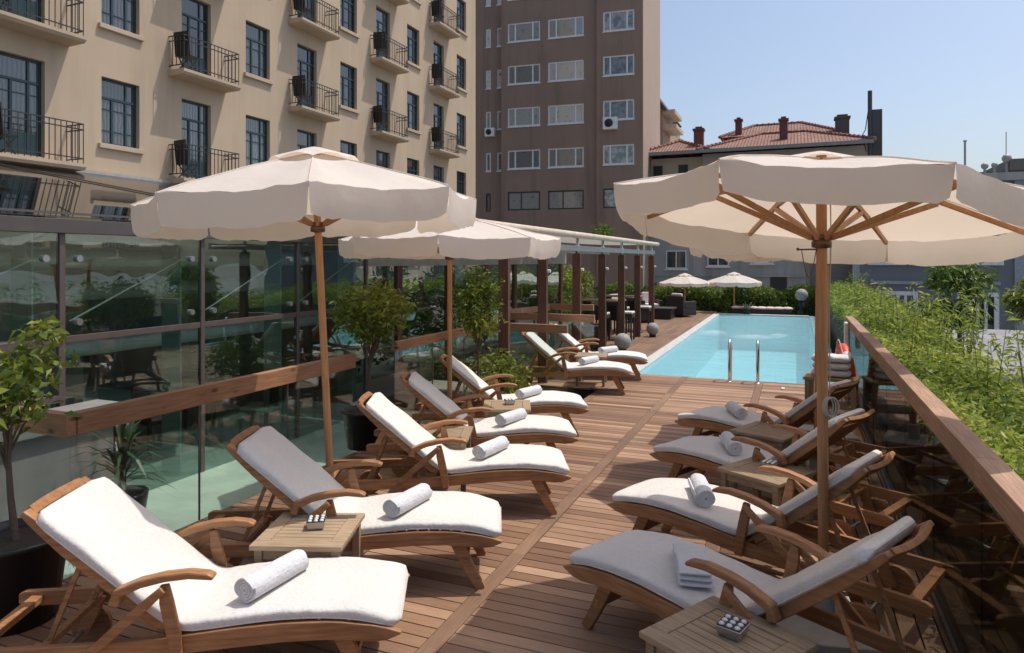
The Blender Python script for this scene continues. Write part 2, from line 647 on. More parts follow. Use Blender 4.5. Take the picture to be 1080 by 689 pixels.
for j in range(nyy + 1):
    for i in range(nx + 1):
        x = PX0 + (PX1 - PX0) * i / nx
        y = PY0 + (PY1 - PY0) * j / nyy
        z = 0.012 * noise.noise(Vector((x * 1.6, y * 1.2, 0)))
        for (cx, cy) in ((-2.15, 21.0), (-1.05, 20.3), (-0.45, 20.8)):
            z += 0.018 * math.exp(-((x - cx) ** 2 + (y - cy) ** 2) / 0.35)
        vv.append((x, y, z - 0.045))
for j in range(nyy):
    for i in range(nx):
        a = j * (nx + 1) + i
        ff.append((a, a + 1, a + nx + 2, a + nx + 1))
wt.add(vv, ff, True)
structure(wt.build('water', wm, fix=False))
# foam where the jets well up
fm = bpy.data.materials.new('foam')
fm.use_nodes = True
t = fm.node_tree
b = t.nodes['Principled BSDF']
b.inputs['Base Color'].default_value = (0.82, 0.9, 0.92, 1)
b.inputs['Roughness'].default_value = 0.6
at = N(t, 'ShaderNodeAttribute', attribute_name='tint')
v = coords(t)
n = noise_tex(t, v, 9, 5, 0.7)
mu = N(t, 'ShaderNodeMath', operation='MULTIPLY')
t.links.new(n.outputs[0], mu.inputs[0])
t.links.new(at.outputs['Fac'], mu.inputs[1])
r = ramp(t, mu.outputs[0], [(0.15, (0, 0, 0)), (0.7, (0.32, 0.32, 0.32))])
t.links.new(r.outputs[0], b.inputs['Alpha'])
fo = MB()
tints = []
for (cx, cy, a_, b_) in ((-2.2, 20.6, 0.55, 1.1), (-1.05, 19.9, 0.8, 0.9), (-0.42, 20.5, 0.3, 0.9)):
    vv, ff = [], []
    K = 14
    base = len(fo.v)
    for j in range(K + 1):
        for i in range(K + 1):
            p, q = i / K * 2 - 1, j / K * 2 - 1
            x, y = cx + a_ * p, cy + b_ * q
            vv.append((x, y, -0.008 + 0.045 * max(0, 1 - p * p - q * q) + 0.014 * noise.noise(Vector((x * 7, y * 7, 2)))))
            tints.append(max(0, 1 - (p * p + q * q)))
    for j in range(K):
        for i in range(K):
            a = j * (K + 1) + i
            ff.append((a, a + 1, a + K + 2, a + K + 1))
    fo.add(vv, ff, True)
foam = fo.build('foam', fm, fix=False)
at_ = foam.data.attributes.new('tint', 'FLOAT', 'POINT')
at_.data.foreach_set('value', tints)
foam['kind'] = 'structure'

cp = MB()
cp.box(PX0 - 0.23, PX0 + 0.0, PY0 + 0.0, PY1 + 0.25, -0.034, 0.012)
cp.box(PX0, PX1, PY1 + 0.0, PY1 + 0.25, -0.034, 0.012)
structure(cp.build('pool_coping', M['stone'], bevel=0.008))
cp = MB()
cp.box(PX1, PX1 + 0.30, PY0 + 0.0, PY1 + 0.25, -0.034, -0.01)
structure(cp.build('pool_coping', flat('wet_rim', (0.30, 0.47, 0.53), 0.25), bevel=0.008))

# pool ladder rails
lad = world_root('pool_ladder', (-0.82, 12.6, 0), 'polished steel ladder handrails rising at the near edge of the pool', 'pool ladder')
for x in (-1.05, -0.59):
    m = MB()
    pts = [(x, 12.45, 0.0), (x, 12.45, 0.55), (x, 12.48, 0.66), (x, 12.56, 0.72), (x, 12.66, 0.72), (x, 12.75, 0.66), (x, 12.79, 0.5), (x, 12.79, -0.7)]
    m.tube(pts, 0.021, 12)
    m.lathe([(0.0, 0.014), (0.045, 0.014), (0.05, 0.004), (0.05, 0.0)], (x, 12.45, 0.0), 16)
    m.build('handrail', M['steel'], lad)
m = MB()
for z in (-0.25, -0.5):
    m.box(-1.05, -0.59, 12.76, 12.83, z - 0.015, z + 0.015)
m.build('step', M['steel'], lad)
m = MB()
m.box(-0.2, -0.15, 12.0, 12.12, 0.001, 0.02)
tag(m.build('depth_marker', M['white_paint']), 'tiny white marker plate on the deck near the pool edge', 'marker')

# ------------------------------------------------------------------ loungers
LW = 0.62          # width over the rails
def rail_top(x):
    xs = [-2.10, -1.75, -1.40, -1.05, -0.80, -0.55, -0.32, -0.12, -0.03, 0.0]
    zs = [0.315, 0.32, 0.325, 0.345, 0.372, 0.388, 0.386, 0.358, 0.335, 0.322]
    return float(np.interp(x, xs, zs))
def rail_bot(x):
    xs = [-2.10, -1.75, -1.05, -0.55, -0.32, -0.12, -0.05, 0.0]
    zs = [0.235, 0.235, 0.262, 0.298, 0.300, 0.278, 0.288, 0.312]
    return float(np.interp(x, xs, zs))
BP = Vector((-1.10, 0, 0.355))        # backrest hinge
BA = R(139.5)
BD = Vector((math.cos(BA), 0, math.sin(BA)))   # up the backrest
BN = Vector((BD.z, 0, -BD.x))                  # out of the front of the backrest
def bk(s_, n_, y=0):
    return BP + BD * s_ + BN * n_ + Vector((0, y, 0))

def sweep_board(m, pts, y0, y1, h):
    """board following centre line pts (x,z) with height h (list), between y0 and y1"""
    n = len(pts)
    up, dn = [], []
    for i, p in enumerate(pts):
        a = Vector(pts[min(i + 1, n - 1)]) - Vector(pts[max(i - 1, 0)])
        a.normalize()
        nn = Vector((-a.y, a.x))
        hh = h[i] / 2
        up.append((p[0] + nn.x * hh, p[1] + nn.y * hh))
        dn.append((p[0] - nn.x * hh, p[1] - nn.y * hh))
    m.prism(up + dn[::-1], y0, y1, 'Y')

def cushion_mesh(width, thick, seed=0, n_ang=20):
    # centre line in x,z
    key = [(-0.005, 0.345), (-0.09, 0.378), (-0.20, 0.402), (-0.36, 0.418), (-0.55, 0.420), (-0.75, 0.405), (-0.92, 0.386), (-1.03, 0.379)]
    for s_ in (0.10, 0.17, 0.30, 0.45, 0.6, 0.72, 0.815):
        q = bk(s_, 0.052)
        key.append((q.x, q.z))
    # resample
    P = [Vector((a, b)) for a, b in key]
    d = [0]
    for i in range(1, len(P)):
        d.append(d[-1] + (P[i] - P[i - 1]).length)
    L = d[-1]
    K = 64
    xs = [float(np.interp(L * i / K, d, [p.x for p in P])) for i in range(K + 1)]
    zs = [float(np.interp(L * i / K, d, [p.y for p in P])) for i in range(K + 1)]
    for _ in range(3):
        xs = [xs[0]] + [(xs[i - 1] + 2 * xs[i] + xs[i + 1]) / 4 for i in range(1, K)] + [xs[-1]]
        zs = [zs[0]] + [(zs[i - 1] + 2 * zs[i] + zs[i + 1]) / 4 for i in range(1, K)] + [zs[-1]]
    m = MB()
    vv = []
    A = 44
    for i in range(K + 1):
        s_ = L * i / K
        e = min(s_, L - s_)
        rc = 0.07
        cut = 0 if e > rc else rc - math.sqrt(max(0, rc * rc - (rc - e) ** 2))
        hw = width / 2 - cut
        et = 0.03
        tk = thick / 2 * (1 if e > et else math.sqrt(max(0.02, 1 - (1 - e / et) ** 2)))
        ip, iq = max(i - 1, 0), min(i + 1, K)
        tg = Vector((xs[iq] - xs[ip], zs[iq] - zs[ip])).normalized()
        nn = Vector((tg.y, -tg.x))
        if nn.y < 0 and nn.x < 0.3:
            nn = -nn
        for k in range(A):
            a = 2 * math.pi * k / A
            ca, sa = math.cos(a), math.sin(a)
            ex = 0.22
            yy = hw * math.copysign(abs(ca) ** ex, ca)
            hh = tk * math.copysign(abs(sa) ** 0.55, sa)
            x = xs[i] + nn.x * hh
            z = zs[i] + nn.y * hh
            if sa > 0:
                w_ = 0.011 * noise.noise(Vector((s_ * 5 + seed * 3.1, yy * 6, seed))) + 0.003 * noise.noise(Vector((s_ * 17, yy * 14, seed + 4)))
                x += nn.x * w_
                z += nn.y * w_
            vv.append((x, yy + 0.003 * noise.noise(Vector((s_ * 8, seed, k * 0.01))), z))
    ff = [(i * A + k, i * A + (k + 1) % A, (i + 1) * A + (k + 1) % A, (i + 1) * A + k) for i in range(K) for k in range(A)]
    m.add(vv, ff, True)
    m.add(vv[:A], [tuple(range(A))])
    m.add(vv[-A:], [tuple(range(A))[::-1]])
    return m

def make_lounger():
    root = empty('sun_lounger', (0, 0, 0))
    hw = LW / 2
    rt = 0.032
    xs = [-2.10 + 0.07 * i for i in range(30)] + [0.0]
    for s_ in (-1, 1):
        m = MB()
        up = [(x, rail_top(x)) for x in xs]
        dn = [(x, rail_bot(x)) for x in xs]
        up[0] = (-2.09, 0.30)
        up.insert(1, (-2.06, 0.315))
        dn[0] = (-2.09, 0.25)
        dn.insert(1, (-2.06, 0.236))
        y0 = s_ * hw
        m.prism(up + dn[::-1], min(y0, y0 - s_ * rt), max(y0, y0 - s_ * rt), 'Y')
        m.build('side_rail', M['teak'], root, bevel=0.005)
        # front leg, splayed towards the foot end
        m = MB()
        sweep_board(m, [(-0.315, 0.345), (-0.27, 0.25), (-0.205, 0.12), (-0.135, 0.0)], s_ * (hw - rt - 0.028) - 0.014, s_ * (hw - rt - 0.028) + 0.014 + 0.008, [0.085, 0.078, 0.066, 0.058])
        m.build('leg', M['teak'], root, bevel=0.004)
        # arm rest with its front post and brace
        m = MB()
        q = bk(0.27, 0.0)
        pts = [(q.x + 0.0, q.z - 0.015), (-1.29, 0.572), (-1.19, 0.612), (-1.08, 0.636), (-0.97, 0.645), (-0.89, 0.636), (-0.86, 0.627)]
        ya = s_ * (hw + 0.012)
        sweep_board(m, pts, ya - 0.03, ya + 0.03, [0.05, 0.042, 0.038, 0.036, 0.034, 0.03, 0.018])
        ar = m.build('armrest', M['teak'], root, bevel=0.008)
        m = MB()
        yb = s_ * (hw + 0.017)
        sweep_board(m, [(-1.085, 0.60), (-1.075, 0.52), (-1.045, 0.38), (-1.03, 0.26)], yb - 0.014, yb + 0.014, [0.04, 0.062, 0.062, 0.05])
        m.build('arm_post', M['teak'], root, bevel=0.006)
        m = MB()
        yc = s_ * (hw + 0.0445)
        sweep_board(m, [(-1.08, 0.59), (-1.16, 0.52), (-1.30, 0.40), (-1.44, 0.275)], yc - 0.012, yc + 0.012, [0.035, 0.045, 0.045, 0.04])
        m.build('arm_brace', M['teak'], root, bevel=0.005)
        # rear wheel block and wheel
        m = MB()
        sweep_board(m, [(-1.66, 0.30), (-1.70, 0.19), (-1.74, 0.10)], s_ * (hw - rt - 0.03) - 0.014, s_ * (hw - rt - 0.03) + 0.014, [0.08, 0.07, 0.06])
        m.build('rear_leg', M['teak'], root, bevel=0.004)
        m = MB()
        seg = 28
        yw = s_ * (hw + 0.022)
        prof = [(0.105 * math.cos(2 * math.pi * k / seg) - 1.74, 0.106 + 0.105 * math.sin(2 * math.pi * k / seg)) for k in range(seg)]
        m.prism(prof, yw - 0.017, yw + 0.017, 'Y')
        wh = m.build('wheel', M['teak'], root, bevel=0.004)
        m = MB()
        prof = [(0.022 * math.cos(2 * math.pi * k / 12) - 1.74, 0.106 + 0.022 * math.sin(2 * math.pi * k / 12)) for k in range(12)]
        m.prism(prof, yw - 0.026, yw + 0.026, 'Y')
        m.build('hub_cap', M['brushed'], wh)
    m = MB()
    m.tube([(-1.74, -hw - 0.01, 0.106), (-1.74, hw + 0.01, 0.106)], 0.012, 10)
    m.build('axle', M['brushed'], root)
    m = MB()
    m.box(-0.245, -0.215, -hw + rt, hw - rt, 0.15, 0.195)
    m.build('leg_stretcher', M['teak'], root, bevel=0.003)
    # slatted base under the seat part
    m = MB()
    x = -0.05
    while x > -1.08:
        m.box(x - 0.055, x, -hw + rt + 0.002, hw - rt - 0.002, rail_top(x - 0.03) - 0.036, rail_top(x - 0.03) - 0.016)
        x -= 0.072
    m.build('seat_slats', M['teak'], root, bevel=0.003)
    m = MB()
    m.box(-2.02, -1.96, -hw + rt, hw - rt, 0.26, 0.295)
    m.build('rear_bar', M['teak'], root, bevel=0.003)
    # backrest: two stiles, curved head board, slats
    m = MB()
    bw = hw - rt - 0.008
    for s_ in (-1, 1):
        a = s_ * bw
        b_ = s_ * (bw - 0.055)
        y0, y1 = min(a, b_), max(a, b_)
        path = [(s2, 0.05 * max(0, (s2 - 0.6)) ** 1.0) for s2 in (0, 0.2, 0.4, 0.6, 0.72, 0.81, 0.865)]
        hts = [0.05, 0.055, 0.058, 0.055, 0.048, 0.040, 0.026]
        pts = [(bk(p[0], p[1]).x, bk(p[0], p[1]).z) for p in path]
        sweep_board(m, pts, y0, y1, hts)
    bk_o = m.build('backrest', M['teak'], root, bevel=0.006)
    m = MB()
    for i in range(10):
        s0 = 0.06 + i * 0.073
        q0 = bk(s0, -0.004)
        q1 = bk(s0 + 0.055, -0.004)
        m.bar(q0, q1, 2 * bw - 0.11, 0.014, BN)
    m.build('back_slats', M['teak'], bk_o, bevel=0.002)
    m = MB()
    K = 10
    vv = []
    for i in range(K + 1):
        y = -bw + 0.055 + (2 * bw - 0.11) * i / K
        dip = 0.022 * (1 - (2 * i / K - 1) ** 2)
        for s0, n0 in ((0.822, -0.006), (0.872, 0.0), (0.872, 0.03), (0.822, 0.022)):
            q = bk(s0 + dip * 0.7, n0 - dip * 0.9, y)
            vv.append(q)
    ff = [(i * 4 + k, i * 4 + (k + 1) % 4, (i + 1) * 4 + (k + 1) % 4, (i + 1) * 4 + k) for i in range(K) for k in range(4)]
    m.add(vv, ff)
    m.add(vv[:4], [(0, 1, 2, 3)])
    m.add(vv[-4:], [(3, 2, 1, 0)])
    m.build('head_board', M['teak'], bk_o, bevel=0.004)
    # prop under the backrest
    m = MB()
    q = bk(0.52, -0.03)
    for s_ in (-1, 1):
        m.bar((q.x, s_ * 0.2, q.z), (-1.66, s_ * 0.2, 0.30), 0.016, 0.024, (1, 0, 0))
    m.box(-1.685, -1.645, -hw + rt, hw - rt, 0.27, 0.30)
    m.build('prop', M['teak'], root, bevel=0.003)
    c = cushion_mesh(0.598, 0.066).build('cushion', M['cushion'], root)
    # piping seam round the cushion and its ties
    for s_ in (-1, 1):
        cm_ = cushion_mesh(0.598, 0.066)
        ix = 42 if s_ < 0 else 24
        ix = 0 if s_ > 0 else 22
        pp_ = [cm_.v[i_ * 44 + (ix + (-2 if s_ > 0 else 2)) % 44] for i_ in range(1, 64, 2)]
        m = MB()
        m.tube(pp_, 0.0042, 6)
        m.build('piping', M['cushion'], c)
    for s_ in (-1, 1):
        m = MB()
        m.tube([(-0.06, s_ * 0.2, 0.36), (-0.03, s_ * 0.22, 0.345), (-0.02, s_ * 0.215, 0.325), (-0.035, s_ * 0.21, 0.315)], 0.0035, 6)
        m.build('tie', M['cushion'], c)
    return root

def towel_roll(seed=0, L=0.38, r0=0.067):
    """rolled towel, axis along local Y, resting at z=0"""
    m = MB()
    rng = random.Random(seed)
    turns = 4.2
    pitch = r0 / (turns + 0.6)
    K = 120
    inner, outer = [], []
    for i in range(K + 1):
        a = turns * 2 * math.pi * i / K
        r = 0.010 + pitch * a / (2 * math.pi) * (r0 - 0.010) / (pitch * turns)
        th = pitch * 0.80
        x, z = math.cos(a - 0.9), math.sin(a - 0.9)
        outer.append((x * r * 1.06, z * r * 0.94))
        inner.append((x * (r - th) * 1.06, z * (r - th) * 0.94))
    ends = (-L / 2, L / 2)
    S = 8
    def pt(p, j):
        y = ends[0] + L * j / S
        w_ = 1 + 0.03 * noise.noise(Vector((y * 9, seed, p[0] * 8)))
        stick = 0.006 * math.sin(p[0] * 60) if j in (0, S) else 0
        return (p[0] * w_, y + (stick if j == S else -stick), p[1] * w_ + r0 * 0.95)
    vo = [pt(p, j) for j in range(S + 1) for p in outer]
    n = K + 1
    m.add(vo, [(j * n + i, j * n + i + 1, (j + 1) * n + i + 1, (j + 1) * n + i) for j in range(S) for i in range(K)], True)
    vi = [pt(p, j) for j in (0, S) for p in inner]
    vo2 = [pt(p, j) for j in (0, S) for p in outer]
    m.add(vi, [(i + 1, i, n + i, n + i + 1) for i in range(K)], True)
    m.add([vo2[i] for i in range(n)] + [vi[i] for i in range(n)], [(i, n + i, n + i + 1, i + 1) for i in range(K)])
    m.add([vo2[n + i] for i in range(n)] + [vi[n + i] for i in range(n)], [(i, i + 1, n + i + 1, n + i) for i in range(K)])
    # the loose edge
    m.add([vo[j * n + K] for j in range(S + 1)] + [pt(inner[K], j) for j in range(S + 1)], [(j, j + 1, S + 2 + j, S + 1 + j) for j in range(S)])
    return m

LOUNGERS = [  # near foot-tip x, y, angle of the foot direction, side, label
    (-1.74, 2.84, 27, 'L', 'teak sun lounger nearest at left, fully sunlit white cushion, cut by the frame'),
    (-1.71, 4.00, 23.7, 'L', 'second lounger in the left row, behind the square teak table with the studded ashtray'),
    (-1.69, 5.40, 25, 'L', 'third teak lounger in the left row, between the two left parasol poles'),
    (-1.98, 6.57, 26.5, 'L', 'fourth teak lounger in the left row, just in front of the second parasol pole'),
    (-2.25, 7.89, 26, 'L', 'fifth teak lounger in the left row, by the slim leafy tree and the stair opening'),
    (-2.33, 10.60, 14, 'L', 'teak lounger seen partly through the stair glass screen'),
    (-2.36, 12.00, 14, 'L', 'teak lounger closest to the pool corner, behind the stair screen'),
    (-1.25, 3.82, 154, 'R', 'teak lounger in parasol shade at lower right with the flat folded towel'),
    (-1.27, 4.92, 157.5, 'R', 'teak lounger on the right half in sun, white roll of towel on a bright stripe'),
    (-1.24, 6.34, 153.5, 'R', 'teak lounger on the right in full shade, before the far square table'),
    (-1.24, 7.75, 154, 'R', 'farthest teak lounger of the right row, nearest the towel stand'),
]
proto = make_lounger()
tow_names = {
    0: 'rolled white towel on the nearest left lounger',
    1: 'rolled white towel on the lounger behind the left square table',
    2: 'rolled white towel on the third lounger of the left row',
    3: 'rolled white towel on the fourth lounger of the left row',
    4: 'rolled white towel on the fifth left lounger by the leafy tree',
    5: 'rolled white towel on the lounger beside the stair screen',
    6: 'rolled white towel on the lounger closest to the pool corner',
    8: 'sunlit rolled towel showing its spiral end on the second lounger of the right row',
    9: 'shaded rolled towel half hidden by the arm of the third right lounger',
    10: 'rolled towel on the farthest lounger of the right row',
}
for i, (x, y, a, side, lab) in enumerate(LOUNGERS):
    o = proto if i == 0 else copy_tree(proto)
    an = R(a)
    f = LW / 2 if side == 'L' else -LW / 2
    px, py = x + f * -math.sin(an), y + f * math.cos(an)
    o.location = (px, py, 0)
    o.rotation_euler = (0, 0, an)
    tag(o, lab, 'sun lounger', 'teak sun loungers along both sides of the deck')
    # every cushion has its own lie
    if i:
        for ch in [c for c in bpy.data.objects if c.parent == o and c.name.startswith('cushion')]:
            me = cushion_mesh(0.598, 0.066, seed=i * 1.7)
            tmp = me.build('cushion', M['cushion'])
            ch.data = tmp.data
            bpy.data.objects.remove(tmp)
    if i in tow_names:
        tx = {0: -0.67, 1: -0.63, 2: -0.66, 3: -0.66, 4: -0.70, 5: -0.69, 6: -0.70, 8: -0.61, 9: -0.66, 10: -0.60}[i]
        to = towel_roll(i).build('towel', M['towel'])
        mt = Matrix.Translation((px, py, 0)) @ Matrix.Rotation(an, 4, 'Z')
        sg = 1 if side == 'L' else -1
        p = mt @ Vector((tx, -0.03 * sg + random.uniform(-0.02, 0.02), 0.440))
        to.location = p
        rr = an - sg * R({0: 30, 1: 28, 2: 34, 3: 40, 4: 42, 5: 36, 6: 44, 8: 38, 9: 42, 10: 46}[i])
        to.rotation_euler = (0, R(2), rr)
        tag(to, tow_names[i], 'towel', 'white towels laid on the loungers')

# the flat folded towel on the nearest right lounger
m = MB()
K1, K2 = 22, 12
Lf, Wf = 0.40, 0.20
for layer in range(3):
    z0, z1 = layer * 0.017, layer * 0.017 + 0.0165
    vv = []
    for i in range(K1 + 1):
        for k in range(20):
            a = 2 * math.pi * k / 20
            hw_ = Wf / 2 * (1 - 0.04 * layer)
            e = min(i, K1 - i) / K1
            tk = (z1 - z0) / 2 * (1 if e > 0.06 else math.sqrt(max(0.05, 1 - (1 - e / 0.06) ** 2)))
            x = -Lf / 2 + Lf * i / K1
            yy = hw_ * math.copysign(abs(math.cos(a)) ** 0.3, math.cos(a))
            zz = (z0 + z1) / 2 + tk * math.copysign(abs(math.sin(a)) ** 0.6, math.sin(a))
            zz += 0.02 * max(0, 1 - ((x + 0.05) / 0.12) ** 2) * (1 if layer else 0.2) * 0.6 + 0.004 * noise.noise(Vector((x * 12, yy * 12, layer)))
            vv.append((x, yy + layer * 0.004, zz))
    m.add(vv, [(i * 20 + k, i * 20 + (k + 1) % 20, (i + 1) * 20 + (k + 1) % 20, (i + 1) * 20 + k) for i in range(K1) for k in range(20)], True)
    m.add(vv[:20], [tuple(range(20))])
    m.add(vv[-20:], [tuple(range(20))[::-1]])
ft = m.build('towel', M['towel'])
an = R(154)
mt = Matrix.Translation((-1.25 + 0.31 * math.sin(an), 3.82 - 0.31 * math.cos(an), 0)) @ Matrix.Rotation(an, 4, 'Z')
ft.location = mt @ Vector((-0.70, 0.04, 0.436))
ft.scale = (1.0, 0.9, 1.7)
ft.rotation_euler = (0, R(2.5), an - R(50))
tag(ft, 'flat folded white towel in the shade on the nearest right lounger', 'towel')

# ------------------------------------------------------------------ side tables
def make_table():
    root = empty('side_table', (0, 0, 0))
    s_ = 0.262
    m = MB()
    th = 0.50
    for a, b_ in ((-1, -1), (1, -1), (1, 1), (-1, 1)):
        lg = MB()
        lg.box(a * (s_ - 0.02) - (0.045 if a > 0 else 0), a * (s_ - 0.02) + (0.045 if a < 0 else 0),
               b_ * (s_ - 0.02) - (0.045 if b_ > 0 else 0), b_ * (s_ - 0.02) + (0.045 if b_ < 0 else 0), 0, th - 0.028)
        lg.build('leg', M['old_teak'], root, bevel=0.003)
    ap = MB()
    for q in (-1, 1):
        ap.box(-s_ + 0.066, s_ - 0.066, q * (s_ - 0.045) - 0.011, q * (s_ - 0.045) + 0.011, th - 0.09, th - 0.028)
        ap.box(q * (s_ - 0.045) - 0.011, q * (s_ - 0.045) + 0.011, -s_ + 0.066, s_ - 0.066, th - 0.09, th - 0.028)
    ap.build('apron', M['old_teak'], root, bevel=0.002)
    tp = MB()
    fw = 0.085
    tp.box(-s_, s_, -s_, -s_ + fw, th - 0.027, th)
    tp.box(-s_, s_, s_ - fw, s_, th - 0.027, th)
    tp.box(-s_, -s_ + fw, -s_ + fw + 0.001, s_ - fw - 0.001, th - 0.027, th)
    tp.box(s_ - fw, s_, -s_ + fw + 0.001, s_ - fw - 0.001, th - 0.027, th)
    y = -s_ + fw + 0.004
    wdt = (2 * (s_ - fw) - 0.004) / 7
    for k in range(7):
        tp.box(-s_ + fw + 0.003, s_ - fw - 0.003, y + k * wdt, y + (k + 1) * wdt - 0.005, th - 0.025, th - 0.002)
    tp.build('tabletop', M['old_teak'], root, bevel=0.003)
    return root

def make_pot():
    root = empty('table_ashtray', (0, 0, 0))
    m = MB()
    vv = [(-.045, -.045, 0), (.045, -.045, 0), (.045, .045, 0), (-.045, .045, 0), (-.056, -.056, .045), (.056, -.056, .045), (.056, .056, .045), (-.056, .056, .045)]
    m.add(vv, [(3, 2, 1, 0), (4, 5, 6, 7), (0, 1, 5, 4), (1, 2, 6, 5), (2, 3, 7, 6), (3, 0, 4, 7)])
    m.build('base', M['brushed'], root, bevel=0.003)
    m = MB()
    for i in (-1, 0, 1):
        for j in (-1, 0, 1):
            m.sphere((i * 0.035, j * 0.035, 0.05), 0.0125, 12, 8, sz=0.7)
    m.build('knob_grid', M['white_paint'], root)
    m = MB()
    m.box(-0.052, 0.052, -0.052, 0.052, 0.0455, 0.049)
    m.build('dark_plate', M['black'], root)
    return root

TAB = [(-2.675, 3.34, 20, 'small square teak table between the two nearest left loungers', True),
       (-3.03, 5.67, 20, 'small square table half hidden behind the third left lounger', False),
       (-2.96, 7.05, 22, 'small square table beside the towel of the fourth left lounger', True),
       (-0.265, 3.05, -30, 'square teak table at the bottom edge of the picture on the right', True),
       (-0.2, 5.62, -30, 'square teak table between the second and third right loungers', True),
       (-0.22, 6.93, -25, 'square teak table between the two farthest right loungers', False),
       (-3.2, 11.35, 10, 'small square table between the two loungers near the pool', False)]
tb = make_table()
pt0 = make_pot()
k = 0
potlab = ['silver studded ashtray on the left square table', 'silver studded ashtray on the far left table by the second parasol',
          'silver studded ashtray on the square table at the bottom right', 'silver studded ashtray on the table between right loungers']
for i, (x, y, a, lab, pot) in enumerate(TAB):
    o = tb if i == 0 else copy_tree(tb)
    o.location = (x, y, 0)
    o.rotation_euler = (0, 0, R(a))
    tag(o, lab, 'side table', 'square teak side tables between loungers')
    if pot:
        q = pt0 if k == 0 else copy_tree(pt0)
        q.location = (x + 0.02, y + 0.03, 0.501)
        q.rotation_euler = (0, 0, R(a + 12))
        tag(q, potlab[k], 'ashtray', 'studded square ashtrays')
        k += 1

# ------------------------------------------------------------------ parasols
def make_umbrella(name, base, top, rot, Rr, edge, apex, tilt, label, group, val=0.2, seed=0, detail=True, cord=False, pole_r=0.027):
    """base/top: xy of the pole at the deck and at the crown; rot = angle of one rib;
       tilt = (dz/dx, dz/dy) of the canopy plane"""
    bz = base[2]
    root = world_root(name, (base[0], base[1], bz), label, 'parasol', group)
    cx, cy = top
    def tz(x, y):
        return tilt[0] * (x - cx) + tilt[1] * (y - cy)
    rng = random.Random(seed)
    nsub = 10 if detail else 4
    nr = 16 if detail else 6
    cm = MB()
    def rib_r(th):
        a = ((th - rot) % (math.pi / 4)) - math.pi / 8
        return math.cos(math.pi / 8) / math.cos(a)
    def frac(th):
        return ((th - rot) % (math.pi / 4)) / (math.pi / 4)
    def surf(th, rho):
        f_ = frac(th)
        sag = math.sin(math.pi * f_)
        rr = Rr * rho * rib_r(th) * (1 - 0.025 * sag * rho)
        x, y = cx + rr * math.cos(th), cy + rr * math.sin(th)
        z = edge + (apex - edge) * (1 - rho) ** 1.0 + 0.012 * math.sin(math.pi * rho)
        z -= 0.05 * sag * rho * (1.15 - 0.62 * rho)
        z += 0.010 * rho * noise.noise(Vector((x * 3 + seed, y * 3, seed))) * (0.3 + sag)
        z += 0.018 * rho * sag * noise.noise(Vector((math.cos(th) * 9 + seed * 2, math.sin(th) * 9, rho * 2)))
        # creases that run along the hem and fan from the rib ends
        z += 0.009 * rho ** 2 * math.sin(26 * f_ + 4 * noise.noise(Vector((f_ * 3, rho * 3, seed + th)))) * (1 - sag) * 1.2
        z += 0.010 * max(0, rho - 0.6) * noise.noise(Vector((x * 14, y * 14, seed * 3)))
        return Vector((x, y, z + tz(x, y)))
    NT = 8 * nsub
    r_in = 0.10
    vv = []
    for j in range(nr + 1):
        rho = r_in + (1 - r_in) * j / nr
        for k in range(NT):
            vv.append(surf(rot + 2 * math.pi * k / NT, rho))
    ff = [(j * NT + k, j * NT + (k + 1) % NT, (j + 1) * NT + (k + 1) % NT, (j + 1) * NT + k) for j in range(nr) for k in range(NT)]
    cm.add(vv, ff, True)
    can = cm.build('canopy', M['canvas'], root)
    # sewn seams above the ribs
    sm_ = MB()
    for k in range(8):
        th = rot + k * math.pi / 4
        sm_.tube([surf(th, 0.02 + 0.98 * q / 12) + Vector((0, 0, 0.002)) for q in range(13)], 0.0055, 6)
    sm_.build('seam', M['canvas'], can)
    # valance: eight flaps, slit at the ribs
    vm = MB()
    nv = 6
    for s_ in range(8):
        vv = []
        ns = nsub * 2
        h = val * rng.uniform(0.94, 1.05)
        for j in range(nv + 1):
            for i in range(ns + 1):
                f_ = i / ns
                th = rot + (s_ + f_) * math.pi / 4
                p = surf(th, 1.0)
                d = j / nv
                e = min(f_, 1 - f_)
                corner = max(0, 1 - e / 0.06)
                drop = h * d * (1 - 0.12 * corner ** 2) + 0.002 * d * math.sin(math.pi * f_ * 3 + seed + s_)
                rad = Vector((p.x - cx, p.y - cy, 0)).normalized()
                tan_ = Vector((-rad.y, rad.x, 0))
                off = rad * (0.012 * math.sin(d * 2.0) + 0.022 * d * noise.noise(Vector((f_ * 4, s_ * 1.7, seed)))- 0.03 * d)
                pin = tan_ * ((1 if f_ < 0.5 else -1) * 0.010 * d * corner ** 1.5)
                vv.append(p + off + pin - Vector((0, 0, drop)))
        w_ = ns + 1
        vm.add(vv, [(j * w_ + i, j * w_ + i + 1, (j + 1) * w_ + i + 1, (j + 1) * w_ + i) for j in range(nv) for i in range(ns)], True)
    vm.build('valance', M['canvas'], can)
    # vent cap
    cpm = MB()
    vv = []
    for j in range(7):
        rho = j / 6
        for k in range(NT):
            th = rot + 2 * math.pi * k / NT
            sag = math.sin(math.pi * frac(th))
            rr = 0.27 * Rr * rho * rib_r(th)
            x, y = cx + rr * math.cos(th), cy + rr * math.sin(th)
            z = apex + 0.045 - 0.118 * rho ** 1.25 + 0.030 * sag * rho ** 2
            vv.append((x, y, z + tz(x, y)))
    cpm.add(vv, [(j * NT + k, j * NT + (k + 1) % NT, (j + 1) * NT + (k + 1) % NT, (j + 1) * NT + k) for j in range(6) for k in range(NT)], True)
    cpm.build('vent_cap', M['canvas'], can)
    # pole
    pm = MB()
    hubz = edge - 0.185 if detail else edge
    P0 = Vector((base[0], base[1], bz))
    P1 = Vector((cx, cy, apex + 0.02))
    pm.tube([P0, P0.lerp(P1, 0.5), P1], pole_r, 20)
    pm.build('pole', M['teak_pole'], root)
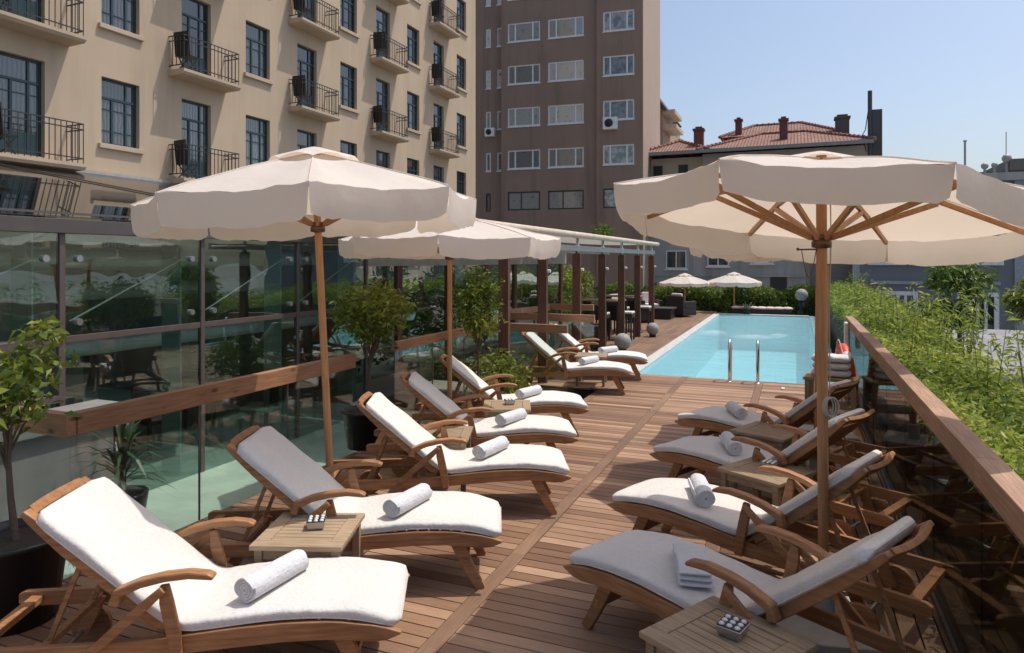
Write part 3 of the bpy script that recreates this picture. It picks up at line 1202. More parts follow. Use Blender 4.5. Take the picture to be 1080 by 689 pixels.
    if detail:
        m = MB()
        mr = Matrix.Translation(P0) @ Matrix.Rotation(R(12), 4, 'Z')
        m.box(-0.3, 0.3, -0.3, 0.3, 0.001, 0.055, mr)
        m.lathe([(0.06, 0.05), (0.06, 0.22), (0.034, 0.23)], P0, 20)
        m.build('base', M['concrete'], root, bevel=0.008)
        f_ = (hubz - bz) / (P1.z - bz)
        H = P0.lerp(P1, f_)
        hb = MB()
        hb.lathe([(pole_r, -0.045), (0.052, -0.04), (0.055, -0.01), (0.048, 0.0), (0.06, 0.005), (0.06, 0.03), (pole_r, 0.036)], H, 20)
        hb.build('hub', M['bronze'], root)
        hb = MB()
        hb.lathe([(pole_r, -0.03), (0.06, -0.03), (0.06, 0.01), (pole_r, 0.01)], P1 - Vector((0, 0, 0.09)), 20)
        hb.build('crown_ring', M['bronze'], root)
        for k in range(8):
            th = rot + k * math.pi / 4
            rb = MB()
            a = Vector(P1 - Vector((0, 0, 0.1))) + Vector((0.05 * math.cos(th), 0.05 * math.sin(th), 0))
            e = surf(th, 0.985) - Vector((0, 0, 0.022))
            mid = surf(th, 0.55) - Vector((0, 0, 0.024))
            rb.bar(a, mid, 0.02, 0.03)
            rb.bar(mid, e, 0.02, 0.028)
            ro = rb.build('rib', M['teak_pole'], root, bevel=0.003)
            sb = MB()
            s0 = H + Vector((0.055 * math.cos(th), 0.055 * math.sin(th), 0.015))
            s1 = surf(th, 0.56) - Vector((0, 0, 0.04))
            sb.bar(s0, s1, 0.022, 0.032)
            sb.build('strut', M['teak_pole'], root, bevel=0.003)
        if cord:
            dz = Vector((0, 0, 1))
            cb = MB()
            lft = Vector((-0.93, -0.38, 0))
            q = H + Vector((0, 0, -0.05))
            cb.tube([q, q + lft * 0.135 + dz * -0.002], 0.0045, 8)
            cb.sphere(q + lft * 0.135, 0.009, 10, 8)
            pts = []
            for i in range(15):
                t_ = i / 14
                pts.append(q + lft * (0.115 - 0.085 * t_) + dz * (-0.16 * math.sin(math.pi * t_)))
            cb.tube(pts, 0.0028, 6)
            cb.build('locking_pin', M['bronze'], root)
            rp = MB()
            rgt = Vector((0.9, 0.37, 0))
            rp.tube([H + rgt * 0.05 + dz * 0.35, H + rgt * 0.055, H + rgt * 0.045 - dz * 0.4, Vector((base[0], base[1], 1.32)) + rgt * 0.035], 0.0035, 6)
            c0 = P0.lerp(P1, (1.30 - bz) / (P1.z - bz)) + rgt * 0.0 + Vector((0, -0.035, 0))
            for q_ in range(3):
                pts = []
                for i in range(25):
                    a = 2 * math.pi * i / 24
                    pts.append(c0 + rgt * (0.03 + 0.012 * q_ + (0.03 + 0.004 * q_) * math.cos(a)) + dz * (-0.03 + 0.055 * math.sin(a)) + Vector((0, -0.006 * q_, 0)))
                rp.tube(pts, 0.0045, 6, caps=False)
            rp.build('cord', M['rope'], root)
    return root

GU = 'cream octagonal parasols with wooden poles'
make_umbrella('parasol', (-3.17, 4.22, 0), (-3.33, 4.20), R(-53), 1.24, 2.54, 2.91, (0.04, 0.016),
              'cream parasol nearest at left, casting its canopy over the second lounger', GU, val=0.21, seed=1)
make_umbrella('parasol', (-3.57, 6.85, 0), (-3.58, 6.87), R(-67.5), 1.25, 2.34, 2.62, (0.0, 0.0),
              'cream parasol second in the left row, lower and partly behind the first', GU, val=0.19, seed=2)
make_umbrella('parasol', (0.155, 4.32, 0), (0.14, 4.30), R(22.5), 1.185, 2.40, 2.68, (-0.07, -0.115),
              'big cream parasol in the right foreground with its wooden ribs seen from below', GU, val=0.165, seed=3, cord=True, pole_r=0.029)
make_umbrella('parasol', (0.19, 7.15, 0), (0.22, 7.15), R(22.5), 1.25, 2.30, 2.65, (-0.02, -0.02),
              'parasol directly behind the big right one, only its right edge showing', GU, val=0.17, seed=4)
make_umbrella('parasol', (0.34, 9.06, 0), (0.36, 9.06), R(22.5), 1.25, 2.28, 2.62, (0, 0),
              'third parasol on the right, hidden behind the two nearer ones', GU, val=0.17, seed=5)
make_umbrella('small_parasol', (-4.14, 28.6, -0.9), (-4.14, 28.6), R(20), 1.05, 1.20, 1.55, (0, 0),
              'small cream parasol at the far left end of the pool by dark chairs', 'small cream parasols before the far hedge', val=0.12, seed=6, detail=False)
make_umbrella('small_parasol', (-2.27, 29.2, -0.9), (-2.27, 29.2), R(10), 1.08, 1.24, 1.60, (0, 0),
              'small cream parasol before the hedge at the far end of the pool', 'small cream parasols before the far hedge', val=0.16, seed=8, detail=False)
#@@PART2
# ================================================================== PART 2: the place around
# ------------------------------------------------------------------ glass railing on the right
def glass_screen(root, p, q, z0, z1, mat, nm='glass_pane', th=0.010):
    p, q = Vector((*p, 0)), Vector((*q, 0))
    d = (q - p).normalized()
    n_ = Vector((-d.y, d.x, 0)) * th / 2
    m = MB()
    vv = []
    for z in (z0, z1):
        for a in (p - n_, q - n_, q + n_, p + n_):
            vv.append((a.x, a.y, z))
    m.add(vv, [(3, 2, 1, 0), (4, 5, 6, 7), (0, 1, 5, 4), (1, 2, 6, 5), (2, 3, 7, 6), (3, 0, 4, 7)])
    return m.build(nm, mat, root)

rr = world_root('glass_railing', (0.81, 5.5, 0), 'clear glass railing along the right side of the deck, topped by a reddish wooden beam', 'railing')
y = -1.0
while y < 12.2:
    glass_screen(rr, (0.81, y + 0.006), (0.81, min(y + 1.194, 12.28)), 0.03, 1.09, M['glass_rail'])
    y += 1.2
y = -1.0
k = 0
while y < 12.3:
    y1 = min(y + 2.35, 12.32)
    m = MB()
    m.box(0.755, 0.865, y + 0.0015, y1 - 0.0015, 1.085, 1.205)
    m.build('top_beam', M['beam_old'], rr, bevel=0.004)
    y = y1
m = MB()
m.box(0.785, 0.835, -1.0, 12.28, 0.002, 0.03)
m.build('base_channel', M['frame_brown'], rr)
for y in (12.28,):
    m = MB()
    m.box(0.79, 0.83, y, y + 0.04, 0.002, 1.085)
    m.build('end_post', M['grey_paint'], rr, bevel=0.003)

# ------------------------------------------------------------------ left glass fence with wooden beams
def beam_fence(name, loc, label, segs, post_at=()):
    r0 = world_root(name, loc, label, 'fence')
    for (p, q, zt, h, npan) in segs:
        p, q = Vector((*p, 0)), Vector((*q, 0))
        d = q - p
        L = d.length
        d.normalize()
        m = MB()
        m.bar((p.x, p.y, zt - h / 2), (q.x, q.y, zt - h / 2), 0.075, h)
        m.build('beam', M['beam'] if abs(d.y) > 0.5 else M['beam_cross'], r0, bevel=0.004)
        for i in range(npan):
            a = p + d * (L * i / npan + 0.008)
            b_ = p + d * (L * (i + 1) / npan - 0.008)
            glass_screen(r0, (a.x, a.y), (b_.x, b_.y), -0.02, zt - h, M['glass_fence'])
            c = p + d * (L * i / npan)
            if i:
                m = MB()
                m.box(c.x - 0.006, c.x + 0.006, c.y - 0.006, c.y + 0.006, -0.02, zt - h)
                m.build('joint', M['frame_brown'], r0)
    return r0
beam_fence('beam_fence', (-4.46, 3.1, 0), 'glass fence with a knotty wooden beam behind the first loungers, turning the corner at left',
           [((-4.46, 3.14), (-4.46, 6.28), 1.085, 0.15, 3), ((-6.3, 3.10), (-4.43, 3.10), 1.085, 0.15, 2)])
beam_fence('beam_fence', (-4.46, 7.1, 0), 'short glass fence with wooden beam between the two potted trees',
           [((-4.46, 7.12), (-4.46, 9.95), 1.12, 0.11, 3)])
beam_fence('stair_screen', (-3.8, 9.98, 0), 'glass screen with thick wooden beam in front of the sixth lounger, by the stair opening',
           [((-4.75, 9.98), (-3.19, 9.98), 1.12, 0.125, 1)])
beam_fence('stair_screen', (-4.3, 11.9, 0), 'three sided wooden beam frame over glass behind the stair screen, beside dark pergola posts',
           [((-5.35, 12.62), (-3.50, 12.62), 1.07, 0.14, 2), ((-5.33, 12.70), (-5.0, 14.3), 1.12, 0.12, 1), ((-5.0, 14.35), (-4.0, 14.35), 1.15, 0.13, 1)])

# ------------------------------------------------------------------ foliage helpers
def leaf_cloud(name, mat, pts, size, parent=None, seed=0, aspect=0.42, up_bias=0.0, origin=None, droop=0.3, light_dir=None):
    """one mesh of folded leaves at pts (n,3); tint is random per leaf with a drift per clump"""
    rng = np.random.default_rng(seed)
    pts = np.asarray(pts, dtype=float)
    n = len(pts)
    d = rng.normal(size=(n, 3))
    d[:, 2] = d[:, 2] * 0.6 + up_bias
    d /= np.linalg.norm(d, axis=1)[:, None]
    h = rng.normal(size=(n, 3))
    h[:, 2] *= 0.4
    s_ = np.cross(d, h)
    s_ /= np.linalg.norm(s_, axis=1)[:, None] + 1e-9
    nn = np.cross(s_, d)
    L = size * rng.uniform(0.6, 1.3, n)[:, None]
    W = L * aspect * rng.uniform(0.8, 1.2, n)[:, None] / 2
    base = pts
    tip = pts + d * L - np.array([0, 0, droop]) * L
    mid = pts + d * L * 0.45 - np.array([0, 0, droop * 0.15]) * L
    a = mid + s_ * W + nn * W * 0.25
    b = mid - s_ * W + nn * W * 0.25
    vv = np.stack([base, a, tip, b], axis=1).reshape(-1, 3)
    og = Vector(origin) if origin is not None else (Vector(parent['_o']) if parent and '_o' in parent else Vector((0, 0, 0)))
    vv = vv - np.array(og)
    me = bpy.data.meshes.new(name)
    me.vertices.add(4 * n)
    me.vertices.foreach_set('co', vv.ravel())
    me.loops.add(6 * n)
    idx = np.arange(n)[:, None] * 4
    li = np.concatenate([idx, idx + 1, idx + 2, idx, idx + 2, idx + 3], axis=1).ravel()
    me.loops.foreach_set('vertex_index', li)
    me.polygons.add(2 * n)
    me.polygons.foreach_set('loop_start', np.arange(2 * n) * 3)
    me.update(calc_edges=True)
    me.materials.append(mat)
    at_ = me.attributes.new('tint', 'FLOAT', 'FACE')
    tn = np.clip(rng.normal(0.5, 0.22, n) + 0.25 * np.sin(pts[:, 0] * 3.1 + pts[:, 1] * 1.3) * np.sin(pts[:, 2] * 4.0 + 1), 0, 1)
    at_.data.foreach_set('value', np.repeat(tn, 2))
    o = bpy.data.objects.new(name, me)
    COL.objects.link(o)
    if parent:
        o.parent = parent
    elif origin is not None:
        o.location = origin
    return o

def clump_pts(center, rad, nclump, per, cr, seed, shell=0.55):
    rng = np.random.default_rng(seed)
    out = []
    for i in range(nclump):
        v = rng.normal(size=3)
        v /= np.linalg.norm(v)
        r_ = rng.uniform(shell, 1.0) ** 0.7
        c = np.array(center) + v * np.array(rad) * r_
        p = rng.normal(size=(per, 3)) * cr * rng.uniform(0.6, 1.2)
        out.append(c + p)
    return np.concatenate(out)

LF_T = leaf_mat('leaf_tree', (0.04, 0.075, 0.010), (0.13, 0.18, 0.025), (0.32, 0.34, 0.07))
LF_B = leaf_mat('leaf_bamboo', (0.06, 0.105, 0.018), (0.20, 0.28, 0.045), (0.42, 0.45, 0.11), 0.40)
LF_H = leaf_mat('leaf_hedge', (0.03, 0.06, 0.01), (0.085, 0.14, 0.02), (0.20, 0.27, 0.05))
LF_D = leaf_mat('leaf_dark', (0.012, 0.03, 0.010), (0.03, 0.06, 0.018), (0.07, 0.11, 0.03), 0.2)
BARK = flat('bark', (0.10, 0.07, 0.05), 0.85, bmp=0.8)

def potted_tree(name, x, y, z0, pot_r, pot_h, trunk_h, crown_c, crown_r, ncl, per, cr, leaf, seed, label, pot=True, cat='potted tree', mat=None):
    r0 = world_root(name, (x, y, z0), label, cat)
    if pot:
        m = MB()
        m.lathe([(0.0, 0.0), (pot_r * 0.72, 0.0), (pot_r * 0.92, pot_h * 0.93), (pot_r, pot_h * 0.94), (pot_r, pot_h), (pot_r * 0.93, pot_h), (pot_r * 0.88, pot_h * 0.9)], (x, y, z0), 32)
        po = m.build('pot', M['black'], r0)
        m = MB()
        m.lathe([(0.0, pot_h * 0.93), (pot_r * 0.6, pot_h * 0.92), (pot_r * 0.9, pot_h * 0.9)], (x, y, z0), 24)
        m.build('soil', M['soil'], po)
    rng = random.Random(seed)
    m = MB()
    zt = z0 + trunk_h
    base = Vector((x, y, z0 + (pot_h * 0.9 if pot else 0)))
    top = Vector((crown_c[0], crown_c[1], zt))
    mid = base.lerp(top, 0.5) + Vector((rng.uniform(-.03, .03), rng.uniform(-.03, .03), 0))
    m.tube([base, mid, top], [0.022, 0.018, 0.015], 8)
    for i in range(12):
        a = rng.uniform(0, 2 * math.pi)
        e = Vector(crown_c) + Vector((math.cos(a) * crown_r[0] * 0.8, math.sin(a) * crown_r[1] * 0.8, rng.uniform(-0.5, 0.9) * crown_r[2]))
        s0 = mid.lerp(top, rng.uniform(0.5, 1))
        c1 = s0.lerp(e, 0.5) + Vector((0, 0, 0.04))
        m.tube([s0, c1, e], [0.010, 0.006, 0.003], 5)
    m.build('trunk', BARK, r0)
    pts = clump_pts(crown_c, crown_r, ncl, per, cr, seed)
    leaf_cloud('crown', mat or LF_T, pts, leaf, r0, seed)
    return r0

# big pot at the left edge
potted_tree('potted_shrub', -4.22, 2.62, 0.0, 0.29, 0.50, 0.95, (-4.36, 2.66, 1.33), (0.25, 0.22, 0.20), 24, 28, 0.06, 0.085, 3,
            'leafy green shrub in a big round black pot at the left edge of the deck', cat='potted shrub')
o_ = [o for o in bpy.data.objects if o.name.startswith('potted_shrub')][0]
pts = clump_pts((-4.27, 2.80, 1.60), (0.13, 0.12, 0.14), 8, 16, 0.045, 33)
leaf_cloud('top_shoot', LF_T, pts, 0.08, o_, 34)
potted_tree('potted_tree', -4.50, 6.55, 0.0, 0.26, 0.42, 1.05, (-4.46, 6.62, 1.52), (0.38, 0.38, 0.27), 60, 46, 0.075, 0.075, 5,
            'round crowned little tree in a dark pot standing in the gap of the beam fence', cat='potted tree')
potted_tree('slim_tree', -3.97, 8.47, -0.02, 0.2, 0.3, 1.1, (-3.98, 8.47, 1.50), (0.24, 0.24, 0.40), 52, 40, 0.08, 0.075, 8,
            'slim leafy tree with a thin bare trunk beside the stair screen', pot=False, cat='tree')
pts = clump_pts((-4.02, 9.15, 0.40), (0.34, 0.5, 0.34), 44, 40, 0.09, 12)
tag(leaf_cloud('low_bush', LF_T, pts, 0.075, None, 13, origin=(-4.02, 9.15, 0)), 'low green bush filling the corner under the slim tree', 'bush')

# ------------------------------------------------------------------ restaurant glass wall on the left
GX = -6.5
DUCTW = flat('rod_grey', (0.55, 0.56, 0.55), 0.35)
gw = world_root('glass_wall', (GX, 8, -0.4), 'tall greenish glass wall of the terrace restaurant with brown frames and round bolts', 'glass wall')
posts = [2.75 + 1.69 * k for k in range(6)]
posts = [1.06, 2.76, 4.45, 6.14, 7.83, 9.52]
ZT, ZM, ZH = 2.36, 1.34, 2.36
for i, y in enumerate([-0.63] + posts):
    m = MB()
    m.box(GX - 0.035, GX + 0.02, y - 0.028, y + 0.028, -0.4, ZH)
    m.build('mullion', M['frame_brown'], gw, bevel=0.003)
ys = [-0.63] + posts
for i in range(len(ys) - 1):
    a, b_ = ys[i] + 0.034, ys[i + 1] - 0.034
    glass_screen(gw, (GX, a), (GX, b_), ZM + 0.035, ZH, M['glass_wall'])
    glass_screen(gw, (GX, a), (GX, b_), -0.4, ZM - 0.035, M['glass_wall'])
    m = MB()
    m.box(GX - 0.03, GX + 0.015, a, b_, ZM - 0.032, ZM + 0.032)
    m.build('transom', M['frame_brown'], gw, bevel=0.003)
    for yy in (a + 0.13, b_ - 0.13):
        for zz in (ZM + 0.16, ZH - 0.24):
            m = MB()
            m.tube([(GX - 0.02, yy, zz), (GX + 0.035, yy, zz)], 0.033, 14)
            m.build('bolt', M['brushed'], gw)
    # bracing rod behind the pane
    m = MB()
    m.tube([(GX - 0.12, a + 0.13, ZM + 0.16), (GX - 0.12, b_ - 0.13, ZH - 0.24)], 0.010, 8)
    m.build('bracing_rod', DUCTW, gw)
# the lower opening window frame at left
for (y0_, y1_) in ((1.2, 4.42),):
    m = MB()
    m.box(GX + 0.04, GX + 0.10, y0_, y1_, 0.76, 0.83)
    m.box(GX + 0.04, GX + 0.10, y0_, y1_, 1.30, 1.37)
    m.box(GX + 0.04, GX + 0.10, y1_ - 0.06, y1_, 0.831, 1.299)
    m.box(GX + 0.04, GX + 0.10, y0_, y0_ + 0.06, 0.831, 1.299)
    m.build('sash_frame', M['frame_brown'], gw, bevel=0.003)
m = MB()
m.box(GX - 0.2, GX + 0.06, -1.5, 9.55, 2.362, 2.50)
m.build('header', flat('header', (0.085, 0.072, 0.066), 0.6), gw, bevel=0.004)
# pale counter behind the fence
m = MB()
m.box(-6.34, -5.92, 1.2, 4.7, 0.60, 0.74)
m.box(-6.30, -5.98, 1.3, 4.6, -0.4, 0.60)
tag(m.build('service_counter', flat('counter', (0.20, 0.19, 0.185), 0.6), origin=(-6.0, 3, -0.4), bevel=0.01), 'pale grey counter just behind the knotty beam at far left', 'counter')

# room behind: floor, ceiling slab, back wall
fl = MB()
fl.add([(-16.6, -6, -0.405), (-4.47, -6, -0.405), (-4.47, 9.97, -0.405), (-16.6, 9.97, -0.405)], [(0, 1, 2, 3)])
structure(fl.build('restaurant_floor', M['int_floor']))
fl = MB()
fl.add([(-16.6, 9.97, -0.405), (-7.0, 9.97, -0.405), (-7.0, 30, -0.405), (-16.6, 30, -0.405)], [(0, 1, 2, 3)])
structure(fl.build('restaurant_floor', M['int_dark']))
FIN = flat('green_fin', (0.30, 0.42, 0.37), 0.15)
DUCT = flat('duct', (0.75, 0.77, 0.74), 0.4)
rs = world_root('restaurant', (-11, 6, -0.4), 'dark restaurant interior seen through the green glass wall', 'restaurant')
m = MB()
m.box(-9.4, GX - 0.22, -5, 9.6, 2.37, 2.43)
m.build('ceiling', M['int_dark'], rs)
m = MB()
m.box(-13.1, -13.0, -5, 9.6, -0.4, 2.36)
m.box(-13.0, GX - 0.25, 9.5, 9.58, -0.4, 2.36)
m.build('back_wall', flat('back_wall', (0.16, 0.17, 0.15), 0.7, var=0.4, scale=1.2), rs)
for k in range(5):
    y = 0.9 + k * 1.75
    m = MB()
    m.box(-9.2, -8.9, y, y + 0.24, -0.4, 2.36)
    m.build('column', M['grey_paint'], rs)
for (x, z, r_) in ((-7.3, 2.12, 0.10), (-8.3, 1.72, 0.12), (-7.2, 1.14, 0.085), (-9.6, 2.1, 0.14)):
    m = MB()
    m.tube([(x, -3.0, z), (x, 9.3, z)], r_, 18)
    m.build('air_duct', DUCT, rs)
for y in posts:
    m = MB()
    m.box(GX - 0.42, GX - 0.12, y - 0.2, y - 0.185, -0.4, 2.36)
    m.build('glass_fin', FIN, rs)
# tables and chairs inside
def int_table(x, y, lab):
    r0 = empty('dining_table', (x, y, -0.4), random.uniform(0, 1), lab, 'dining table', 'dining tables inside the restaurant')
    m = MB()
    m.lathe([(0, 0.72), (0.42, 0.72), (0.42, 0.75), (0, 0.75)], (0, 0, 0), 28)
    m.build('tabletop', M['white_paint'], r0)
    m = MB()
    m.lathe([(0.25, 0), (0.25, 0.02), (0.03, 0.04), (0.03, 0.72)], (0, 0, 0), 16)
    m.build('leg', M['black'], r0)
def make_chair(name, mat, cmat):
    r0 = empty(name, (0, 0, 0))
    m = MB()
    for a in (-1, 1):
        for b_ in (-1, 1):
            l_ = MB()
            l_.box(a * 0.2 - 0.018, a * 0.2 + 0.018, b_ * 0.2 - 0.018, b_ * 0.2 + 0.018, 0, 0.42)
            l_.build('leg', mat, r0)
    m.box(-0.23, 0.23, -0.23, 0.23, 0.42, 0.46)
    m.build('seat', mat, r0, bevel=0.01)
    m = MB()
    m.box(-0.22, 0.22, 0.19, 0.225, 0.461, 0.86)
    m.build('backrest', mat, r0, bevel=0.01)
    m = MB()
    m.box(-0.21, 0.21, -0.21, 0.17, 0.461, 0.51)
    m.build('cushion', cmat, r0, bevel=0.015)
    return r0
ch0 = make_chair('dining_chair', M['black'], M['pink'])
kk = 0
for (x, y) in ((-7.6, 2.4), (-7.7, 4.9), (-7.5, 7.2)):
    int_table(x, y, {2.4: 'round white dining table behind the glass at far left', 4.9: 'round white dining table inside, behind the second glass bay', 7.2: 'round white dining table inside, nearest the round potted tree'}[y])
    for a in (0.4, 2.6, 4.5):
        c = ch0 if kk == 0 else copy_tree(ch0)
        c.location = (x + 0.72 * math.cos(a), y + 0.72 * math.sin(a), -0.4)
        c.rotation_euler = (0, 0, a - math.pi / 2)
        tag(c, 'black dining chair with pale seat on the %s side of the %s round table indoors' % ({0.4: 'glass', 2.6: 'inner', 4.5: 'near'}[a], {2.4: 'leftmost', 4.9: 'middle', 7.2: 'rightmost'}[y]), 'chair', 'dining chairs inside the restaurant')
        kk += 1
# spiky plant in a black pot, between fence and wall
yr = world_root('spiky_plant', (-5.55, 4.35, -0.4), 'spiky leaved yucca in a black pot seen through the glass fence', 'potted plant')
m = MB()
m.lathe([(0, 0), (0.15, 0), (0.21, 0.40), (0.21, 0.43), (0.18, 0.43), (0.17, 0.38), (0, 0.38)], (-5.55, 4.35, -0.4), 28)
m.build('pot', M['black'], yr)
m = MB()
m.tube([(-5.55, 4.35, -0.05), (-5.53, 4.33, 0.4)], 0.035, 10)
m.build('stem', BARK, yr)
m = MB()
rng = random.Random(4)
for i in range(90):
    a = rng.uniform(0, 6.283)
    el = rng.uniform(-0.3, 1.35)
    L = rng.uniform(0.32, 0.52)
    z0 = rng.uniform(0.1, 0.45)
    c = Vector((-5.54, 4.34, z0))
    d = Vector((math.cos(a) * math.cos(el), math.sin(a) * math.cos(el), math.sin(el)))
    sd2 = d.cross(Vector((0, 0, 1))).normalized() * 0.015
    p1 = c + d * L * 0.6
    p2 = c + d * L - Vector((0, 0, 0.10 * L * 2))
    m.add([c - sd2 * 0.6, c + sd2 * 0.6, p1 + sd2, p1 - sd2, p2], [(0, 1, 2, 3), (3, 2, 4)])
m.build('leaves', flat('yucca', (0.025, 0.055, 0.022), 0.4), yr)

# ------------------------------------------------------------------ hotel, left facade
HXF = -16.8
STO = 3.14
hotel = world_root('hotel', (HXF, 14, -4), 'long beige hotel with green framed windows and iron balconies on the left', 'building')
plaster = flat('plaster_beige', (0.49, 0.375, 0.265), 0.85, var=0.06, scale=0.5, bmp=0.25, bscale=30, streak=0.10)
wins, doors = [], []
for j in range(-3, 5):
    for k in range(-1, 5):
        y0 = 12.57 + 5.12 * j
        wins.append((y0, y0 + 1.13, 5.18 + STO * k, 6.94 + STO * k, j, k))
for j in range(-3, 4):
    for k in range(-1, 5):
        y0 = 15.12 + 5.12 * j
        doors.append((y0, y0 + 1.10, 4.60 + STO * k, 6.92 + STO * k, j, k))
YE0, YE1 = -8.0, 35.4
ops = [(a, b_, c, d) for (a, b_, c, d, _, _) in wins + doors]
zs = sorted(set([-4.0, 24.0] + [o_[2] for o_ in ops] + [o_[3] for o_ in ops]))
m = MB()
for z0, z1 in zip(zs[:-1], zs[1:]):
    act = sorted((a, b_) for (a, b_, c, d) in ops if c <= z0 + 1e-6 and d >= z1 - 1e-6)
    y = YE0
    for a, b_ in act:
        if a > y:
            m.box(HXF - 0.32, HXF, y, a, z0, z1)
        y = b_
    m.box(HXF - 0.32, HXF, y, YE1, z0, z1)
m.build('wall', plaster, hotel)
m = MB()
m.box(HXF - 9, HXF - 0.9, YE0, YE1 - 0.01, -4, 23.9)
m.build('rooms', M['int_dark'], hotel)
m = MB()
m.box(HXF - 0.9, HXF - 0.321, YE1 - 0.35, YE1 - 0.01, -4, 24)
m.build('end_wall', plaster, hotel)
FRM = flat('window_green', (0.018, 0.045, 0.055), 0.35)
gm, t, b = new_mat('window_pane')
oi = N(t, 'ShaderNodeObjectInfo')
tc = N(t, 'ShaderNodeTexCoord')
wv = N(t, 'ShaderNodeTexWave', wave_type='BANDS', bands_direction='Y')
wv.inputs['Scale'].default_value = 3.0
wv.inputs['Distortion'].default_value = 3.0
t.links.new(tc.outputs['Object'], wv.inputs['Vector'])
r = ramp(t, wv.outputs['Fac'], [(0.2, (0.035, 0.045, 0.05)), (0.8, (0.11, 0.125, 0.13))])
ro = ramp(t, oi.outputs['Random'], [(0.0, (0.3, 0.3, 0.3)), (0.5, (0.8, 0.8, 0.8)), (1, (1.6, 1.6, 1.6))])
mxx = N(t, 'ShaderNodeMix', data_type='RGBA', blend_type='MULTIPLY')
mxx.inputs['Factor'].default_value = 1
t.links.new(r.outputs[0], mxx.inputs['A'])
t.links.new(ro.outputs[0], mxx.inputs['B'])
t.links.new(mxx.outputs['Result'], b.inputs['Base Color'])
b.inputs['Roughness'].default_value = 0.04
b.inputs['Specular IOR Level'].default_value = 1.0
b.inputs['IOR'].default_value = 1.6
PANE = gm
gm2 = gm.copy()
gm2.name = 'curtained_pane'
for nd in gm2.node_tree.nodes:
    if nd.type == 'VALTORGB' and abs(nd.color_ramp.elements[0].color[0] - 0.035) < 1e-3:
        nd.color_ramp.elements[0].color = (0.16, 0.16, 0.15, 1)
        nd.color_ramp.elements[1].color = (0.48, 0.46, 0.42, 1)
PANE2 = gm2

def facade_window(parent, y0, y1, z0, z1, door=False):
    xf = HXF - 0.16
    m = MB()
    fw = 0.06
    def fb(a, b_, c, d, x0=xf - 0.03, x1=xf + 0.03):
        m.box(x0, x1, a, b_, c, d)
    fb(y0, y0 + fw, z0, z1)
    fb(y1 - fw, y1, z0, z1)
    fb(y0 + fw, y1 - fw, z0, z0 + fw)
    fb(y0 + fw, y1 - fw, z1 - fw, z1)
    H_ = z1 - z0
    zt = z1 - (0.52 if not door else 0.56)
    fb(y0 + fw, y1 - fw, zt - 0.03, zt + 0.03, xf - 0.03, xf + 0.035)
    ys3 = y0 + (y1 - y0) * 0.72
    w3 = [y0 + (y1 - y0) * 0.36, ys3]
    for q in w3:
        fb(q - 0.03, q + 0.03, z0 + fw, zt - 0.03, xf - 0.025, xf + 0.028)
    fb(ys3 - 0.025, ys3 + 0.025, zt + 0.03, z1 - fw, xf - 0.025, xf + 0.028)
    zz = zt - 0.30
    fb(y0 + fw, y1 - fw, zz - 0.012, zz + 0.012, xf - 0.02, xf + 0.02)
    if door:
        fb(y0 + fw, y1 - fw, z0 + fw, z0 + 0.55, xf - 0.02, xf + 0.015)
    else:
        fb(y0 + fw, y1 - fw, z0 + 0.36, z0 + 0.384, xf - 0.02, xf + 0.02)
    wo = m.build('door' if door else 'window', FRM, parent)
    m = MB()
    m.box(xf - 0.012, xf - 0.004, y0 + fw, y1 - fw, z0 + fw, z1 - fw)
    m.build('pane', PANE, wo)
    if not door:
        m = MB()
        m.box(HXF - 0.15, HXF + 0.09, y0 - 0.10, y1 + 0.10, z0 - 0.13, z0 - 0.002)
        m.build('sill', plaster, wo, bevel=0.01)

for (y0, y1, z0, z1, j, k) in wins:
    px_ok = not (j <= -2)
    if px_ok:
        facade_window(hotel, y0, y1, z0, z1)
    else:
        facade_window(hotel, y0, y1, z0, z1) if k in (0, 1) else None
IRON = flat('iron', (0.03, 0.028, 0.026), 0.5)
def balcony(j, k):
    y0, y1 = 14.62 + 5.12 * j, 16.82 + 5.12 * j
    zb_ = 4.33 + STO * k
    D = 0.64
    m = MB()
    m.prism([(HXF, zb_ - 0.02), (HXF + D - 0.06, zb_ + 0.0), (HXF + D, zb_ + 0.07), (HXF + D, zb_ + 0.15), (HXF, zb_ + 0.15)], y0, y1, 'Y')
    bo = m.build('balcony', plaster, hotel)
    m = MB()
    zt = zb_ + 0.15 + 0.98
    xo = HXF + D - 0.05
    r_ = 0.013
    for z in (zt, zt - 0.14, zb_ + 0.28):
        m.box(xo - r_, xo + r_, y0 + 0.04, y1 - 0.04, z - r_, z + r_)
        for yy in (y0 + 0.05, y1 - 0.05):
            m.box(HXF, xo, yy - r_, yy + r_, z - r_, z + r_)
    n = 15
    for i in range(n + 1):
        yy = y0 + 0.05 + (y1 - y0 - 0.1) * i / n
        m.box(xo - 0.008, xo + 0.008, yy - 0.008, yy + 0.008, zb_ + 0.15, zt)
    for i in range(1, 4):
        for yy in (y0 + 0.05, y1 - 0.05):
            xx = HXF + (D - 0.05) * i / 4
            m.box(xx - 0.008, xx + 0.008, yy - 0.008, yy + 0.008, zb_ + 0.28, zt)
    m.build('balcony_railing', IRON, bo)
    return y0, y1, zb_ + 0.15
bch = None
CHM = flat('chair_black', (0.02, 0.018, 0.018), 0.6)
